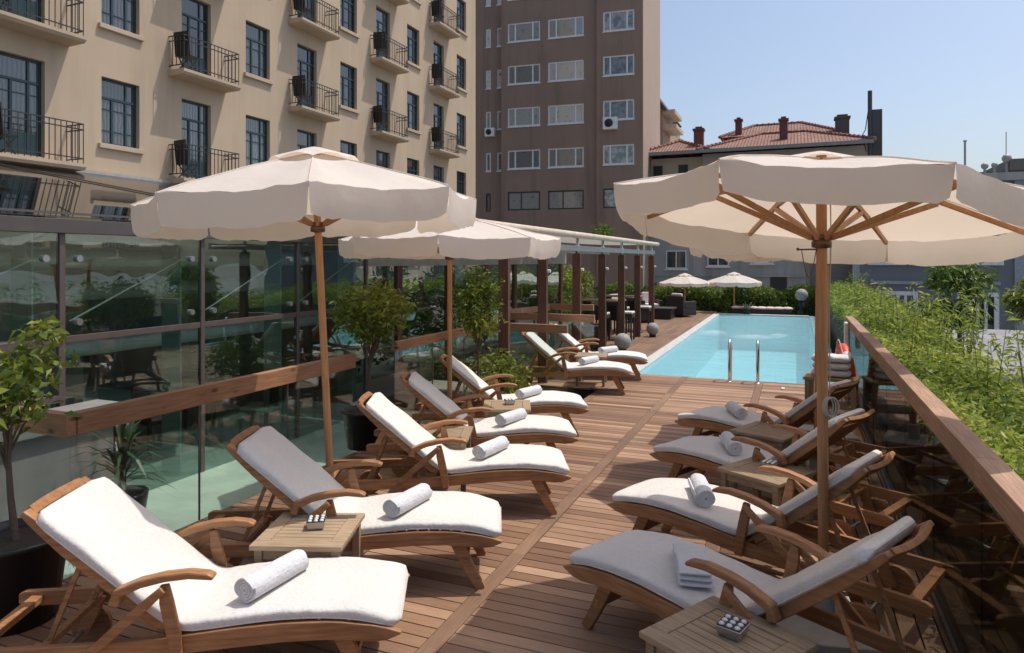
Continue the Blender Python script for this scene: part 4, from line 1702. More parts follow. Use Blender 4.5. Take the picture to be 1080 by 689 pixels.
def make_bchair():
    r0 = empty('balcony_chair', (0, 0, 0))
    m = MB()
    m.box(-0.20, 0.20, -0.22, 0.22, 0.42, 0.45)
    m.build('seat', CHM, r0)
    m = MB()
    m.prism([(-0.20, 0.42), (-0.17, 0.42), (-0.24, 1.12), (-0.27, 1.12)], -0.27, 0.27, 'X')
    m.build('backrest', CHM, r0)
    for a in (-1, 1):
        m = MB()
        m.bar((a * 0.2, -0.2, 0.0), (a * 0.2, 0.2, 0.45), 0.02, 0.03)
        m.bar((a * 0.175, 0.2, 0.0), (a * 0.175, -0.2, 0.45), 0.02, 0.03)
        m.build('leg', CHM, r0)
    return r0
cols_name = {-1: 'first', 0: 'second', 1: 'third', 2: 'fourth', 3: 'fifth'}
rows_name = {-1: 'lowest', 0: 'lower', 1: 'middle', 2: 'upper', 3: 'high', 4: 'top'}
for (y0, y1, z0, z1, j, k) in doors:
    if j < -2:
        continue
    facade_window(hotel, y0, y1, z0, z1, True)
    a, b_, zf = balcony(j, k)
    if j >= -1 and k >= 0 and not (j == -1 and k > 1) and not (j == 0 and k > 1) and not (j == 1 and k > 2):
        if bch is None:
            bch = make_bchair()
            c = bch
        else:
            c = copy_tree(bch)
        c.location = (HXF + 0.33, a + 0.42, zf)
        c.rotation_euler = (0, 0, R(random.uniform(-15, 15)))
        tag(c, 'black folding chair on the %s row balcony, %s column of the beige hotel' % (rows_name[k], cols_name[j]), 'chair', 'black chairs on the hotel balconies')

# glass canopy from the hotel down to the glass wall
gc = world_root('glass_canopy', (-12, 5, 2.5), 'sloping dark tinted glass canopy between the hotel facade and the glass wall', 'glass canopy')
def can_z(x):
    return 2.52 + (4.35 - 2.52) * (x - (GX - 0.05)) / (HXF - (GX - 0.05))
for i in range(3):
    y0, y1 = -4.0 + i * 6.6, -4.0 + (i + 1) * 6.6 - 0.03
    m = MB()
    xa, xb = GX - 0.05, HXF + 0.02
    m.add([(xa, y0, can_z(xa)), (xa, y1, can_z(xa)), (xb, y1, can_z(xb)), (xb, y0, can_z(xb)),
           (xa, y0, can_z(xa) + 0.012), (xa, y1, can_z(xa) + 0.012), (xb, y1, can_z(xb) + 0.012), (xb, y0, can_z(xb) + 0.012)],
          [(3, 2, 1, 0), (4, 5, 6, 7), (0, 1, 5, 4), (1, 2, 6, 5), (2, 3, 7, 6), (3, 0, 4, 7)])
    m.build('glass_pane', M['glass_roof'], gc)
    m = MB()
    m.bar((xa, y1 + 0.015, can_z(xa) + 0.03), (xb, y1 + 0.015, can_z(xb) + 0.03), 0.018, 0.02)
    m.build('rafter', M['frame_brown'], gc)
for x in (GX - 0.1, HXF + 0.08):
    m = MB()
    m.bar((x, -4, can_z(x) + 0.035), (x, 15.8, can_z(x) + 0.035), 0.022 if x > -16 else 0.12, 0.022 if x > -16 else 0.08)
    m.build('purlin', M['grey_paint'] if x < -16 else M['frame_brown'], gc)

# ------------------------------------------------------------------ pergola along the pool
pg = world_root('pergola', (-3.95, 15, 0), 'dark red wooden pergola with an off white awning roof along the pool terrace', 'pergola')
PY = [9.45, 11.15, 13.15, 15.1, 16.95, 18.85, 20.85]
for i, y in enumerate(PY):
    m = MB()
    m.box(-4.09, -3.93, y - 0.045, y + 0.045, 0.0 if i else -0.4, 2.24)
    m.build('post', M['post'], pg, bevel=0.004)
    m = MB()
    m.lathe([(0.0, 2.24), (0.035, 2.24), (0.035, 2.34), (0.055, 2.36), (0.055, 2.40), (0.03, 2.42), (0.03, 2.58), (0.0, 2.6)], (-4.0, y, 0), 14)
    m.build('bracket', M['brushed'], pg)
m = MB()
m.box(-4.09, -3.98, 8.6, 21.3, 2.29, 2.40)
m.build('front_beam', flat('beam_grey', (0.40, 0.38, 0.34), 0.5), pg, bevel=0.004)
m = MB()
m.box(-7.0, -6.85, 9.7, 21.3, 2.0, 2.40)
m.box(-5.5, -5.42, 9.7, 21.3, 2.29, 2.40)
m.build('rear_beam', M['grey_paint'], pg, bevel=0.004)
m = MB()
m.tube([(-3.92, 8.0, 2.60), (-3.92, 21.4, 2.60)], 0.06, 14)
m.build('awning_tube', flat('tube_beige', (0.55, 0.46, 0.35), 0.6), pg)
awn = cloth('awning', (0.66, 0.63, 0.57), 0.25, 4, 0.2, 200)
for i in range(7):
    y0, y1 = 7.9 + i * 1.93, 7.9 + (i + 1) * 1.93 - 0.05
    m = MB()
    vv = []
    for a in range(9):
        for b_ in range(7):
            x = -3.95 - 2.95 * a / 8
            yy = y0 + (y1 - y0) * b_ / 6
            vv.append((x, yy, 2.60 + 0.10 * a / 8 - 0.05 * math.sin(math.pi * a / 8) - 0.02 * math.sin(math.pi * b_ / 6)))
    m.add(vv, [(a * 7 + b_, a * 7 + b_ + 1, (a + 1) * 7 + b_ + 1, (a + 1) * 7 + b_) for a in range(8) for b_ in range(6)], True)
    m.build('awning', awn, pg)
for i in range(len(PY) - 1):
    m = MB()
    yy = (PY[i] + PY[i + 1]) / 2
    glass_screen(pg, (-6.9, PY[i] + 0.1), (-6.9, PY[i + 1] - 0.1), 0.0, 2.0, M['glass_wall'])
    m.box(-6.94, -6.86, PY[i + 1] - 0.09, PY[i + 1] + 0.09, 0, 2.0)
    m.build('rear_post', M['post'], pg)
# ceiling spots
for i, y in enumerate(PY[1:]):
    m = MB()
    m.tube([(-3.92, y, 1.92), (-3.87, y, 1.92)], 0.028, 12)
    m.build('spot_lamp', M['white_paint'], pg)
# greenery behind the pergola
for i, y in enumerate((10.6, 12.4, 14.6, 16.4, 18.2, 20.0, 22.2, 24.2)):
    pts = clump_pts((-7.9 + (0.5 if i > 5 else 0), y, 0.95), (0.5, 0.8, 0.9), 60, 36, 0.14, 50 + i)
    tag(leaf_cloud('screen_bush', LF_T, pts, 0.14, None, 60 + i, origin=(-7.9, y, -0.4)), '%s leafy green bush from the near end behind the pergola glass' % ['first', 'second', 'third', 'fourth', 'fifth', 'sixth', 'seventh', 'eighth'][i], 'bush', 'bushes behind the pergola')
lt = world_root('roof_shrub', (-8.1, 30.5, 0), 'bright green shrub top rising over the pergola roof before the brown tower', 'shrub')
pts = clump_pts((-8.1, 30.5, 3.35), (0.38, 0.35, 0.45), 22, 34, 0.11, 71)
leaf_cloud('crown', LF_H, pts, 0.14, lt, 72)
m = MB()
m.tube([(-8.1, 30.5, -4), (-8.15, 30.5, 1), (-8.1, 30.5, 3.3)], [0.12, 0.09, 0.04], 8)
m.build('trunk', BARK, lt)

# furniture of the pergola
def make_bar_table():
    r0 = empty('bar_table', (0, 0, 0))
    m = MB()
    m.box(-0.55, 0.55, -0.32, 0.32, 1.02, 1.06)
    m.build('tabletop', M['old_teak'], r0, bevel=0.004)
    m = MB()
    for a in (-1, 1):
        m.box(a * 0.45 - 0.04, a * 0.45 + 0.04, -0.26, 0.26, 0, 1.02)
    m.box(-0.41, 0.41, -0.03, 0.03, 0.5, 0.9)
    m.build('frame', M['rattan'], r0)
    return r0
def make_stool():
    r0 = empty('bar_stool', (0, 0, 0))
    m = MB()
    for a in (-1, 1):
        for b_ in (-1, 1):
            l_ = MB()
            l_.box(a * 0.17 - 0.02, a * 0.17 + 0.02, b_ * 0.17 - 0.02, b_ * 0.17 + 0.02, 0, 0.66)
            l_.build('leg', M['rattan'], r0)
    m.box(-0.2, 0.2, -0.2, 0.2, 0.6, 0.7)
    m.box(-0.2, 0.2, 0.17, 0.21, 0.7, 0.95)
    m.build('seat', M['rattan'], r0, bevel=0.01)
    m = MB()
    m.box(-0.19, 0.19, -0.2, 0.16, 0.701, 0.76)
    m.build('cushion', M['cushion'], r0, bevel=0.02)
    return r0
bt = make_bar_table()
bs = make_stool()
k = 0
for i, (x, y, lab) in enumerate(((-4.75, 18.0, 'tall dark rattan bar table under the pergola, nearer one by the grey ball'), (-4.75, 20.3, 'tall dark rattan bar table under the pergola, farther one'))):
    o = bt if i == 0 else copy_tree(bt)
    o.location = (x, y, 0)
    tag(o, lab, 'bar table', 'bar tables under the pergola')
    for dx, dy, rz in ((0.1, -0.6, 3.14), (0.62, 0.0, 1.57), (0.1, 0.6, 0)):
        s_ = bs if k == 0 else copy_tree(bs)
        s_.location = (x + dx, y + dy, 0)
        s_.rotation_euler = (0, 0, rz)
        tag(s_, 'dark rattan bar stool with white cushion on the %s side of the %s bar table' % ({-0.6: 'near', 0.0: 'pool', 0.6: 'far'}[dy], 'nearer' if i == 0 else 'farther'), 'bar stool', 'bar stools at the %s bar table' % ('nearer' if i == 0 else 'farther'))
        k += 1
def make_sofa():
    r0 = empty('rattan_armchair', (0, 0, 0))
    m = MB()
    m.box(-0.40, 0.40, -0.38, 0.40, 0.05, 0.32)
    m.box(-0.40, 0.40, 0.30, 0.40, 0.32, 0.78)
    m.box(-0.40, -0.28, -0.38, 0.30, 0.32, 0.58)
    m.box(0.28, 0.40, -0.38, 0.30, 0.32, 0.58)
    m.build('frame', M['rattan'], r0, bevel=0.02)
    m = MB()
    m.box(-0.27, 0.27, -0.39, 0.29, 0.322, 0.45)
    m.build('seat_cushion', M['cushion'], r0, bevel=0.035)
    m = MB()
    mt_ = Matrix.Translation((0, 0.22, 0.66)) @ Matrix.Rotation(R(-14), 4, 'X')
    m.box(-0.24, 0.24, -0.06, 0.06, -0.22, 0.22, mt_)
    m.build('back_cushion', M['pink'], r0, bevel=0.04)
    return r0
sf = make_sofa()
SF = [(-4.55, 15.9, 105, 'dark rattan armchair with pink back cushion beside the nearer bar table'),
      (-5.55, 14.6, 60, 'dark rattan armchair with pink cushion deep under the pergola behind the beam frame'),
      (-4.9, 23.4, 120, 'rattan armchair with pale cushion just past the last pergola post'),
      (-5.9, 24.6, 60, 'rattan armchair with pale cushion at the left end of the pool terrace'),
      (-3.95, 26.4, 150, 'rattan armchair with white cushion beside the far left pool corner'),
      (-5.2, 26.6, 30, 'rattan armchair with white cushion under the small left parasol')]
for i, (x, y, a, lab) in enumerate(SF):
    o = sf if i == 0 else copy_tree(sf)
    o.location = (x, y, 0)
    o.rotation_euler = (0, 0, R(a))
    tag(o, lab, 'armchair', 'rattan armchairs on the pool terrace')
lowt = empty('coffee_table', (-4.7, 25.2, 0), 0, 'low dark rattan table among the armchairs at the far end', 'coffee table')
m = MB()
m.box(-0.7, 0.7, -0.5, 0.5, 0.34, 0.40)
m.build('tabletop', M['rattan'], lowt, bevel=0.01)
m = MB()
m.box(-0.62, 0.62, -0.42, 0.42, 0.0, 0.339)
m.build('base', M['rattan'], lowt)
for (x, y, r_, lab) in ((-3.62, 19.0, 0.17, 'grey stone ball lamp on the terrace beside the pool coping, farther one'), (-3.66, 15.6, 0.19, 'grey stone ball lamp near the pergola post behind the last lounger')):
    m = MB()
    m.sphere((0, 0, r_ + 0.05), r_, 28, 18)
    o = m.build('ball_lamp', M['ball'], fix=False)
    m = MB()
    m.lathe([(0.0, 0.0), (0.09, 0.0), (0.09, 0.07), (0.0, 0.07)], (0, 0, 0), 20)
    m.build('foot', M['black'], o)
    o.location = (x, y, 0)
    tag(o, lab, 'ball lamp', 'grey stone balls by the pool')
bl = empty('ball_lamp', (0.25, 29.3, 0), 0, 'grey ball on a dark pedestal before the hedge at the far right pool corner', 'ball lamp', 'grey stone balls by the pool')
m = MB()
m.sphere((0, 0, 0.75), 0.24, 28, 18)
m.build('globe', M['ball'], bl, fix=False)
m = MB()
m.lathe([(0, 0), (0.16, 0), (0.12, 0.52), (0, 0.52)], (0, 0, 0), 20)
m.build('pedestal', M['black'], bl)
# daybed with a row of cushions at the far edge
db = world_root('daybed', (-1.3, 28.95, 0), 'long low daybed heaped with pinkish cushions at the far edge of the pool', 'daybed')
m = MB()
m.box(-2.3, -0.1, 28.65, 29.35, 0.0, 0.14)
m.build('frame', M['rattan'], db)
for i in range(7):
    m = MB()
    m.sphere((-2.15 + i * 0.315, 28.95 + random.uniform(-.05, .05), 0.22), 0.165, 16, 10, sx=1.3 + 0.2 * (i % 2), sy=1.5, sz=0.42)
    m.build('cushion', M['pink'], db, fix=False)
pp = world_root('potted_agave', (-1.75, 28.5, 0), 'small spiky plant sitting on the far pool edge', 'potted plant')
m = MB()
rng = random.Random(9)
for i in range(26):
    a = rng.uniform(0, 6.283)
    el = rng.uniform(0.3, 1.3)
    L = rng.uniform(0.3, 0.5)
    c = Vector((-1.75, 28.45, 0.15))
    d = Vector((math.cos(a) * math.cos(el), math.sin(a) * math.cos(el), math.sin(el)))
    sd2 = d.cross(Vector((0, 0, 1))).normalized() * 0.035
    m.add([c - sd2 * 0.6, c + sd2 * 0.6, c + d * L * 0.6 + sd2, c + d * L * 0.6 - sd2, c + d * L], [(0, 1, 2, 3), (3, 2, 4)])
m.build('leaves', flat('agave', (0.16, 0.17, 0.12), 0.5), pp)
m = MB()
m.lathe([(0, 0.012), (0.12, 0.012), (0.15, 0.18), (0, 0.18)], (-1.75, 28.45, 0), 18)
m.build('pot', M['rattan'], pp)

# ------------------------------------------------------------------ hedge at the far end
hg = world_root('hedge', (-2.5, 31, -1), 'clipped green hedge closing the far end of the pool terrace', 'hedge')
rng = np.random.default_rng(5)
n = 30000
px_ = rng.uniform(-8.5, 2.2, n)
top = 0.98 + 0.10 * np.sin(px_ * 2.3) + 0.07 * np.sin(px_ * 5.1 + 1)
zz = top - np.abs(rng.normal(0, 0.55, n)) * 1.0
py_ = 31.2 + rng.uniform(-0.55, 0.75, n) + 0.12 * np.sin(px_ * 3 + zz * 4)
leaf_cloud('foliage', LF_H, np.stack([px_, py_, zz], 1), 0.13, hg, 6)
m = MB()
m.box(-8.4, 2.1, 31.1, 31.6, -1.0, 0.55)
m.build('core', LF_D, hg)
far = MB()
far.box(-9, 2.5, 28.5, 40, -1.2, -0.92)
structure(far.build('far_terrace', M['concrete']))

# ------------------------------------------------------------------ planting on the right
tr_ = MB()
tr_.box(1.09, 3.15, -1.5, 30, -0.6, 0.02)
structure(tr_.build('planting_bed', M['soil']))
m = MB()
m.box(1.00, 1.045, -1.5, 29, -0.5, 0.74)
tag(m.build('planter_wall', flat('planter_brown', (0.05, 0.036, 0.028), 0.8, bmp=0.5), origin=(1.02, 5, 0)), 'dark brown planter wall right behind the glass of the right railing', 'planter')
rng = np.random.default_rng(11)
n = 98000
yy = -0.5 + 29.5 * rng.uniform(0, 1, n) ** 1.45
wd = 1.0 + 0.10 * np.sin(yy * 1.7) + np.clip((yy - 8.5) / 5, 0, 1) * 0.55 + np.clip((9.0 - yy) / 2.5, 0, 1) * 1.15
xx = 1.0 + wd * rng.uniform(0, 1, n) ** 1.2
e = (xx - 0.97) / wd
hmax = 0.93 + 0.14 * np.sin(yy * 1.9 + xx * 2.0) * np.sin(xx * 4.3 + yy * 0.7) + 0.11 * np.sin(yy * 5.3 + xx * 3)
hmax = hmax * (1 - 0.35 * np.clip((e - 0.6) / 0.4, 0, 1) ** 2) + np.clip((yy - 9) / 8, 0, 1) * 0.25
hmax = np.where(xx < 1.2, np.clip(hmax, 1.0, 1.10), hmax)
zz = hmax * (1 - np.abs(rng.normal(0, 0.28, n)))
zz = np.clip(zz, 0.05, None)
fl_ = leaf_cloud('bamboo_planting', LF_B, np.stack([xx, yy, zz], 1), 0.088, None, 12, aspect=0.27, up_bias=0.35)
tag(fl_, 'dense bright green low bamboo filling the bed beyond the right railing', 'bamboo', None, 'stuff')

def bamboo_stalk(x, y, h, seed, dark=False, spread=0.13):
    r0 = world_root('bamboo_stalk', (x, y, 0), None, 'bamboo')
    rng_ = random.Random(seed)
    m = MB()
    tips = []
    for q in range(3):
        a = rng_.uniform(0, 6.28)
        dx, dy = 0.09 * math.cos(a), 0.09 * math.sin(a)
        hh = h * rng_.uniform(0.82, 1.0)
        path = [(x + dx * 0.3, y + dy * 0.3, 0.0), (x + dx * 0.8, y + dy * 0.8, hh * 0.5), (x + dx * 1.8, y + dy * 1.8, hh)]
        m.tube(path, [0.008, 0.006, 0.002], 6)
        tips.append(path)
    m.build('stem', flat_stem, r0)
    pts = []
    for path in tips:
        for i in range(46):
            t_ = rng_.uniform(0.35, 1.0)
            a, b_ = (path[0], path[1]) if t_ < 0.5 else (path[1], path[2])
            f_ = (t_ * 2) % 1 if t_ < 1 else 1
            p = Vector(a).lerp(Vector(b_), f_)
            pts.append(tuple(p + Vector((rng_.gauss(0, spread * (1.2 - t_)), rng_.gauss(0, spread * (1.2 - t_)), rng_.gauss(0, 0.03)))))
    leaf_cloud('leaves', LF_B, pts, 0.11, r0, seed, aspect=0.2)
    return r0
flat_stem = flat('stem', (0.16, 0.15, 0.05), 0.6)
ORD = ['first', 'second', 'third', 'fourth', 'fifth', 'sixth', 'seventh', 'eighth', 'ninth', 'tenth', 'eleventh', 'twelfth', 'thirteenth', 'fourteenth', 'fifteenth', 'sixteenth',
       'seventeenth', 'eighteenth', 'nineteenth', 'twentieth'] + ['twenty ' + q for q in ('first', 'second', 'third', 'fourth', 'fifth', 'sixth', 'seventh', 'eighth', 'ninth')] + ['thirtieth', 'thirty first', 'thirty second', 'thirty third', 'thirty fourth']
rng = random.Random(21)
ST = [(1.95, 6.6, 1.82), (2.1, 7.2, 1.65), (2.35, 7.6, 1.7), (1.7, 5.2, 1.5), (1.65, 7.6, 1.6), (2.5, 9.2, 1.75), (1.9, 9.8, 1.85), (2.3, 11.2, 1.9), (1.75, 5.6, 1.45), (2.2, 8.3, 1.6), (1.5, 9.0, 1.75), (1.35, 10.2, 1.85), (1.75, 10.8, 1.7), (1.2, 12.2, 1.8), (1.6, 13.2, 1.75)]
while len(ST) < 34:
    y = rng.uniform(9, 27)
    ST.append((rng.uniform(1.1, 2.3), y, rng.uniform(1.35, 1.9)))
ORDER = sorted(range(len(ST)), key=lambda q: ST[q][0] / ST[q][1])
for i, (x, y, h) in enumerate(ST):
    o = bamboo_stalk(x, y, h, 100 + i)
    if i == 0:
        tag(o, 'thin tall bamboo clump near the right edge of the picture over the pale roof', 'bamboo')
    elif i == 10 or i == 11:
        tag(o, 'tall bamboo clump with bare dark stems over the railing, %s one' % ('nearer' if i == 10 else 'farther'), 'bamboo')
    else:
        tag(o, 'thin bamboo clump rising from the right planting bed, %s from the left' % ORD[ORDER.index(i)], 'bamboo', 'thin bamboo clumps in the planting bed')
# sumac like small tree
stt = world_root('small_tree', (2.7, 14.2, -2), 'small dark green tree with drooping leaf tufts before the slate blue house', 'tree')
m = MB()
m.tube([(2.70, 14.2, -4), (2.66, 14.2, 0), (2.72, 14.2, 1.5)], [0.08, 0.05, 0.03], 8)
m.build('trunk', BARK, stt)
pts = np.concatenate([clump_pts((2.45, 14.2, 1.85), (0.28, 0.3, 0.20), 13, 40, 0.075, 81), clump_pts((2.88, 14.3, 1.72), (0.26, 0.25, 0.30), 13, 40, 0.075, 82), clump_pts((2.45, 14.2, 1.15), (0.45, 0.4, 0.22), 12, 36, 0.09, 83)])
leaf_cloud('crown', leaf_mat('leaf_sumac', (0.03, 0.07, 0.016), (0.08, 0.14, 0.03), (0.18, 0.25, 0.06)), pts, 0.15, stt, 84, aspect=0.3, droop=0.6)
stt = world_root('small_tree', (4.35, 16.5, -2), 'dark green tree partly cut off by the right edge of the picture', 'tree')
m = MB()
m.tube([(4.35, 16.5, -4), (4.35, 16.5, 1.2)], [0.08, 0.03], 8)
m.build('trunk', BARK, stt)
pts = clump_pts((4.35, 16.5, 1.35), (0.38, 0.4, 0.35), 22, 46, 0.09, 91)
leaf_cloud('crown', LF_T, pts, 0.16, stt, 92, aspect=0.3, droop=0.6)

# pale tiled roof beyond the planting
pr = world_root('low_roof_building', (8, 16, -4), 'low building with a pale grey tiled roof beyond the bamboo on the right', 'building')
rt_, t, b = new_mat('pale_tiles')
v = coords(t)
br = N(t, 'ShaderNodeTexBrick')
br.inputs['Scale'].default_value = 1
br.inputs['Brick Width'].default_value = 0.55
br.inputs['Row Height'].default_value = 0.32
br.inputs['Mortar Size'].default_value = 0.02
br.inputs['Color1'].default_value = (0.21, 0.205, 0.21, 1)
br.inputs['Color2'].default_value = (0.28, 0.27, 0.275, 1)
br.inputs['Mortar'].default_value = (0.18, 0.18, 0.19, 1)
t.links.new(v, br.inputs['Vector'])
t.links.new(br.outputs[0], b.inputs['Base Color'])
b.inputs['Roughness'].default_value = 0.7
bump(t, b, br.outputs['Fac'], 0.4, -0.02)
m = MB()
m.add([(3.2, 4, -1.1), (16, 4, -1.1), (16, 22, 0.25), (3.2, 22, 0.25), (3.2, 4, -1.25), (16, 4, -1.25), (16, 22, 0.1), (3.2, 22, 0.1)],
      [(0, 1, 2, 3), (7, 6, 5, 4), (0, 4, 5, 1), (1, 5, 6, 2), (2, 6, 7, 3), (3, 7, 4, 0)])
m.build('roof', rt_, pr)
m = MB()
m.box(3.3, 15.9, 4.1, 21.9, -4, -1.26)
m.build('wall', M['grey_paint'], pr)

# ------------------------------------------------------------------ towel stand and life buoy
ts = empty('towel_stand', (0.45, 9.92, 0), R(-8), 'wooden stand carrying folded white towels near the right pool corner', 'towel stand')
for a in (-1, 1):
    for b_ in (-1, 1):
        m = MB()
        m.box(a * 0.27 - 0.03, a * 0.27 + 0.03, b_ * 0.2 - 0.03, b_ * 0.2 + 0.03, 0, 0.55)
        m.build('leg', M['old_teak'], ts, bevel=0.003)
m = MB()
m.box(-0.32, 0.32, -0.25, 0.25, 0.55, 0.59)
m.build('tabletop', M['old_teak'], ts, bevel=0.004)
m = MB()
m.box(-0.29, 0.29, -0.22, 0.22, 0.2, 0.23)
m.build('shelf', M['old_teak'], ts, bevel=0.004)
for i in range(3):
    m = MB()
    K = 18
    L_, W_, T_ = 0.46 - 0.02 * (i % 2), 0.34, 0.092
    vv = []
    for q in range(K + 1):
        for k_ in range(24):
            a = 2 * math.pi * k_ / 24
            ee = min(q, K - q) / K
            tk = T_ / 2 * (1 if ee > 0.08 else math.sqrt(max(0.08, 1 - (1 - ee / 0.08) ** 2)))
            yy_ = W_ / 2 * math.copysign(abs(math.cos(a)) ** 0.45, math.cos(a))
            zz_ = tk * math.copysign(abs(math.sin(a)) ** 0.75, math.sin(a)) + 0.006 * noise.noise(Vector((q * 0.5, k_ * 0.4, i * 5)))
            vv.append((-L_ / 2 + L_ * q / K, yy_, zz_))
    m.add(vv, [(q * 24 + k_, q * 24 + (k_ + 1) % 24, (q + 1) * 24 + (k_ + 1) % 24, (q + 1) * 24 + k_) for q in range(K) for k_ in range(24)], True)
    m.add(vv[:24], [tuple(range(24))])
    m.add(vv[-24:], [tuple(range(24))[::-1]])
    o = m.build('towel', M['towel'])
    o.location = (0.45 + random.uniform(-.01, .01), 9.92, 0.592 + T_ / 2 + i * (T_ + 0.001))
    o.rotation_euler = (0, 0, R(-8 + random.uniform(-4, 4)))
    tag(o, ['folded white towel at the bottom of the stack on the wooden stand', 'folded white towel in the middle of the stack on the stand',
            'folded white towel on top of the stack on the wooden stand'][i], 'towel', 'towels stacked on the wooden stand')
lb = world_root('life_buoy', (0.66, 10.3, 0.58), 'orange red life buoy hanging on the inside of the right railing', 'life buoy')
LBC = Vector((0.64, 10.3, 0.60))
def lbp(a, r_):
    return LBC + Vector((0.10 * math.cos(a), -0.98 * math.cos(a), 0)) * r_ + Vector((-0.10 * math.sin(a), 0, math.sin(a))) * r_
m = MB()
m.tube([lbp(2 * math.pi * i / 40, 0.31) for i in range(41)], 0.072, 14, caps=False)
m.build('ring', M['red'], lb)
for q in range(4):
    a0 = math.pi / 4 + q * math.pi / 2
    m = MB()
    m.tube([lbp(a0 + t_ * 0.07, 0.31) for t_ in range(-2, 3)], 0.075, 14)
    m.build('white_band', M['white_paint'], lb)
m = MB()
m.tube([lbp(2 * math.pi * i / 40, 0.40 + 0.03 * math.sin(i * 0.8)) + Vector((-0.05, 0, 0)) for i in range(41)], 0.009, 6, caps=False)
m.build('rope', M['rope'], lb)
m = MB()
m.box(0.70, 0.752, 11.5, 11.72, 0.78, 1.16)
tag(m.build('white_box', M['white_paint'], origin=(0.72, 11.6, 0.78), bevel=0.01), 'small white box fixed at the end of the right railing behind the life buoy', 'box')

# ------------------------------------------------------------------ brown tower
TA = R(5)
def tower_pt(u_, v_, z):       # u along the front to the right, v away
    ox, oy = TOX, TOY
    return (ox + u_ * math.cos(TA) - v_ * math.sin(TA), oy + u_ * math.sin(TA) + v_ * math.cos(TA), z)
TOX, TOY = -9.55, 49.9          # front right corner
TW = empty('brown_tower', (TOX, TOY, -4), TA, 'tall brown apartment tower with white framed windows behind the pergola', 'building')
brown = flat('render_brown', (0.29, 0.197, 0.150), 0.85, var=0.08, scale=0.4, bmp=0.2, bscale=20, streak=0.2)
tan = flat('render_tan', (0.40, 0.30, 0.235), 0.85, var=0.05, scale=0.5)
WIN_W = flat('window_white', (0.80, 0.80, 0.78), 0.5)
WIN_D = flat('window_dark', (0.05, 0.045, 0.045), 0.5)
TH = 32.0
z_rows = []
# columns: (u0, u1, recess) in metres left of the corner
TW.location = (-9.80, 47.87, 0)
TOWER_COLS = [(-10.0, -7.5, 'w'), (-6.9, -4.25, 'w'), (-2.8, -0.6, 'w'), (-11.05, -10.62, 'n'), (-11.95, -11.55, 'n')]
TOWER_ROWS = [(5.83, 7.21, 'd')] + [(8.9 + 3.15 * k, 10.3 + 3.15 * k, 'w') for k in range(6)]
ops2 = []
for (u0, u1, kd) in TOWER_COLS:
    for ri, (z0, z1, rk) in enumerate(TOWER_ROWS):
        if kd == 'n' and rk == 'd' and u0 > -11.3:
            continue
        ops2.append((u0, u1, z0, z1, rk, kd))
zs = sorted(set([-4.0, TH] + [o_[2] for o_ in ops2] + [o_[3] for o_ in ops2]))
def tw_front(m, ua, ub, v0, sel):
    for z0, z1 in zip(zs[:-1], zs[1:]):
        act = sorted((a, b_) for (a, b_, c, d, _, _) in sel if c <= z0 + 1e-6 and d >= z1 - 1e-6)
        y = ua
        for a, b_ in act:
            if a > y:
                m.box(y, a, v0, v0 + 0.3, z0, z1)
            y = b_
        m.box(y, ub, v0, v0 + 0.3, z0, z1)
m = MB()
tw_front(m, -3.27, 0.0, 0.0, [o_ for o_ in ops2 if o_[0] > -3.2])
tw_front(m, -10.5, -3.271, 0.28, [o_ for o_ in ops2 if -10.4 < o_[0] < -4])
tw_front(m, -14.5, -10.501, 0.9, [o_ for o_ in ops2 if o_[0] < -10.5])
m.box(-14.5, -0.301, 1.5, 13.0, -4, TH - 0.02)
m.box(-10.5, -10.2, 0.581, 1.5, -4, TH - 0.01)
m.build('wall', brown, TW)
m = MB()
m.box(-0.30, 0.0, 0.301, 13.0, -4, TH - 0.005)
m.build('side_wall', tan, TW)
for (u0, u1, z0, z1, rk, kd) in ops2:
    v0 = (0.0 if u0 > -3.2 else (0.28 if u0 > -10.4 else 0.9)) + 0.05
    m = MB()
    f_ = 0.10
    A = [(u0, u1, z0, z0 + f_), (u0, u1, z1 - f_, z1), (u0, u0 + f_, z0 + f_, z1 - f_), (u1 - f_, u1, z0 + f_, z1 - f_)]
    if kd == 'w':
        if rk == 'w':
            a, b_ = u0 + (u1 - u0) * 0.23, u0 + (u1 - u0) * 0.77
            A += [(a - 0.05, a + 0.05, z0 + f_, z1 - f_), (b_ - 0.05, b_ + 0.05, z0 + f_, z1 - f_)]
        else:
            a = u0 + (u1 - u0) * 0.42
            A += [(a - 0.04, a + 0.04, z0 + f_, z1 - f_)]
    for (a, b_, c, d) in A:
        m.box(a, b_, v0, v0 + 0.07, c, d)
    if rk == 'w':
        m.box(u0 - 0.04, u1 + 0.04, v0 - 0.10, v0 + 0.03, z0 - 0.07, z0 - 0.001)
    wo = m.build('window', WIN_W if rk == 'w' else WIN_D, TW)
    m = MB()
    m.box(u0 + f_, u1 - f_, v0 + 0.03, v0 + 0.045, z0 + f_, z1 - f_)
    m.build('pane', PANE2, wo)
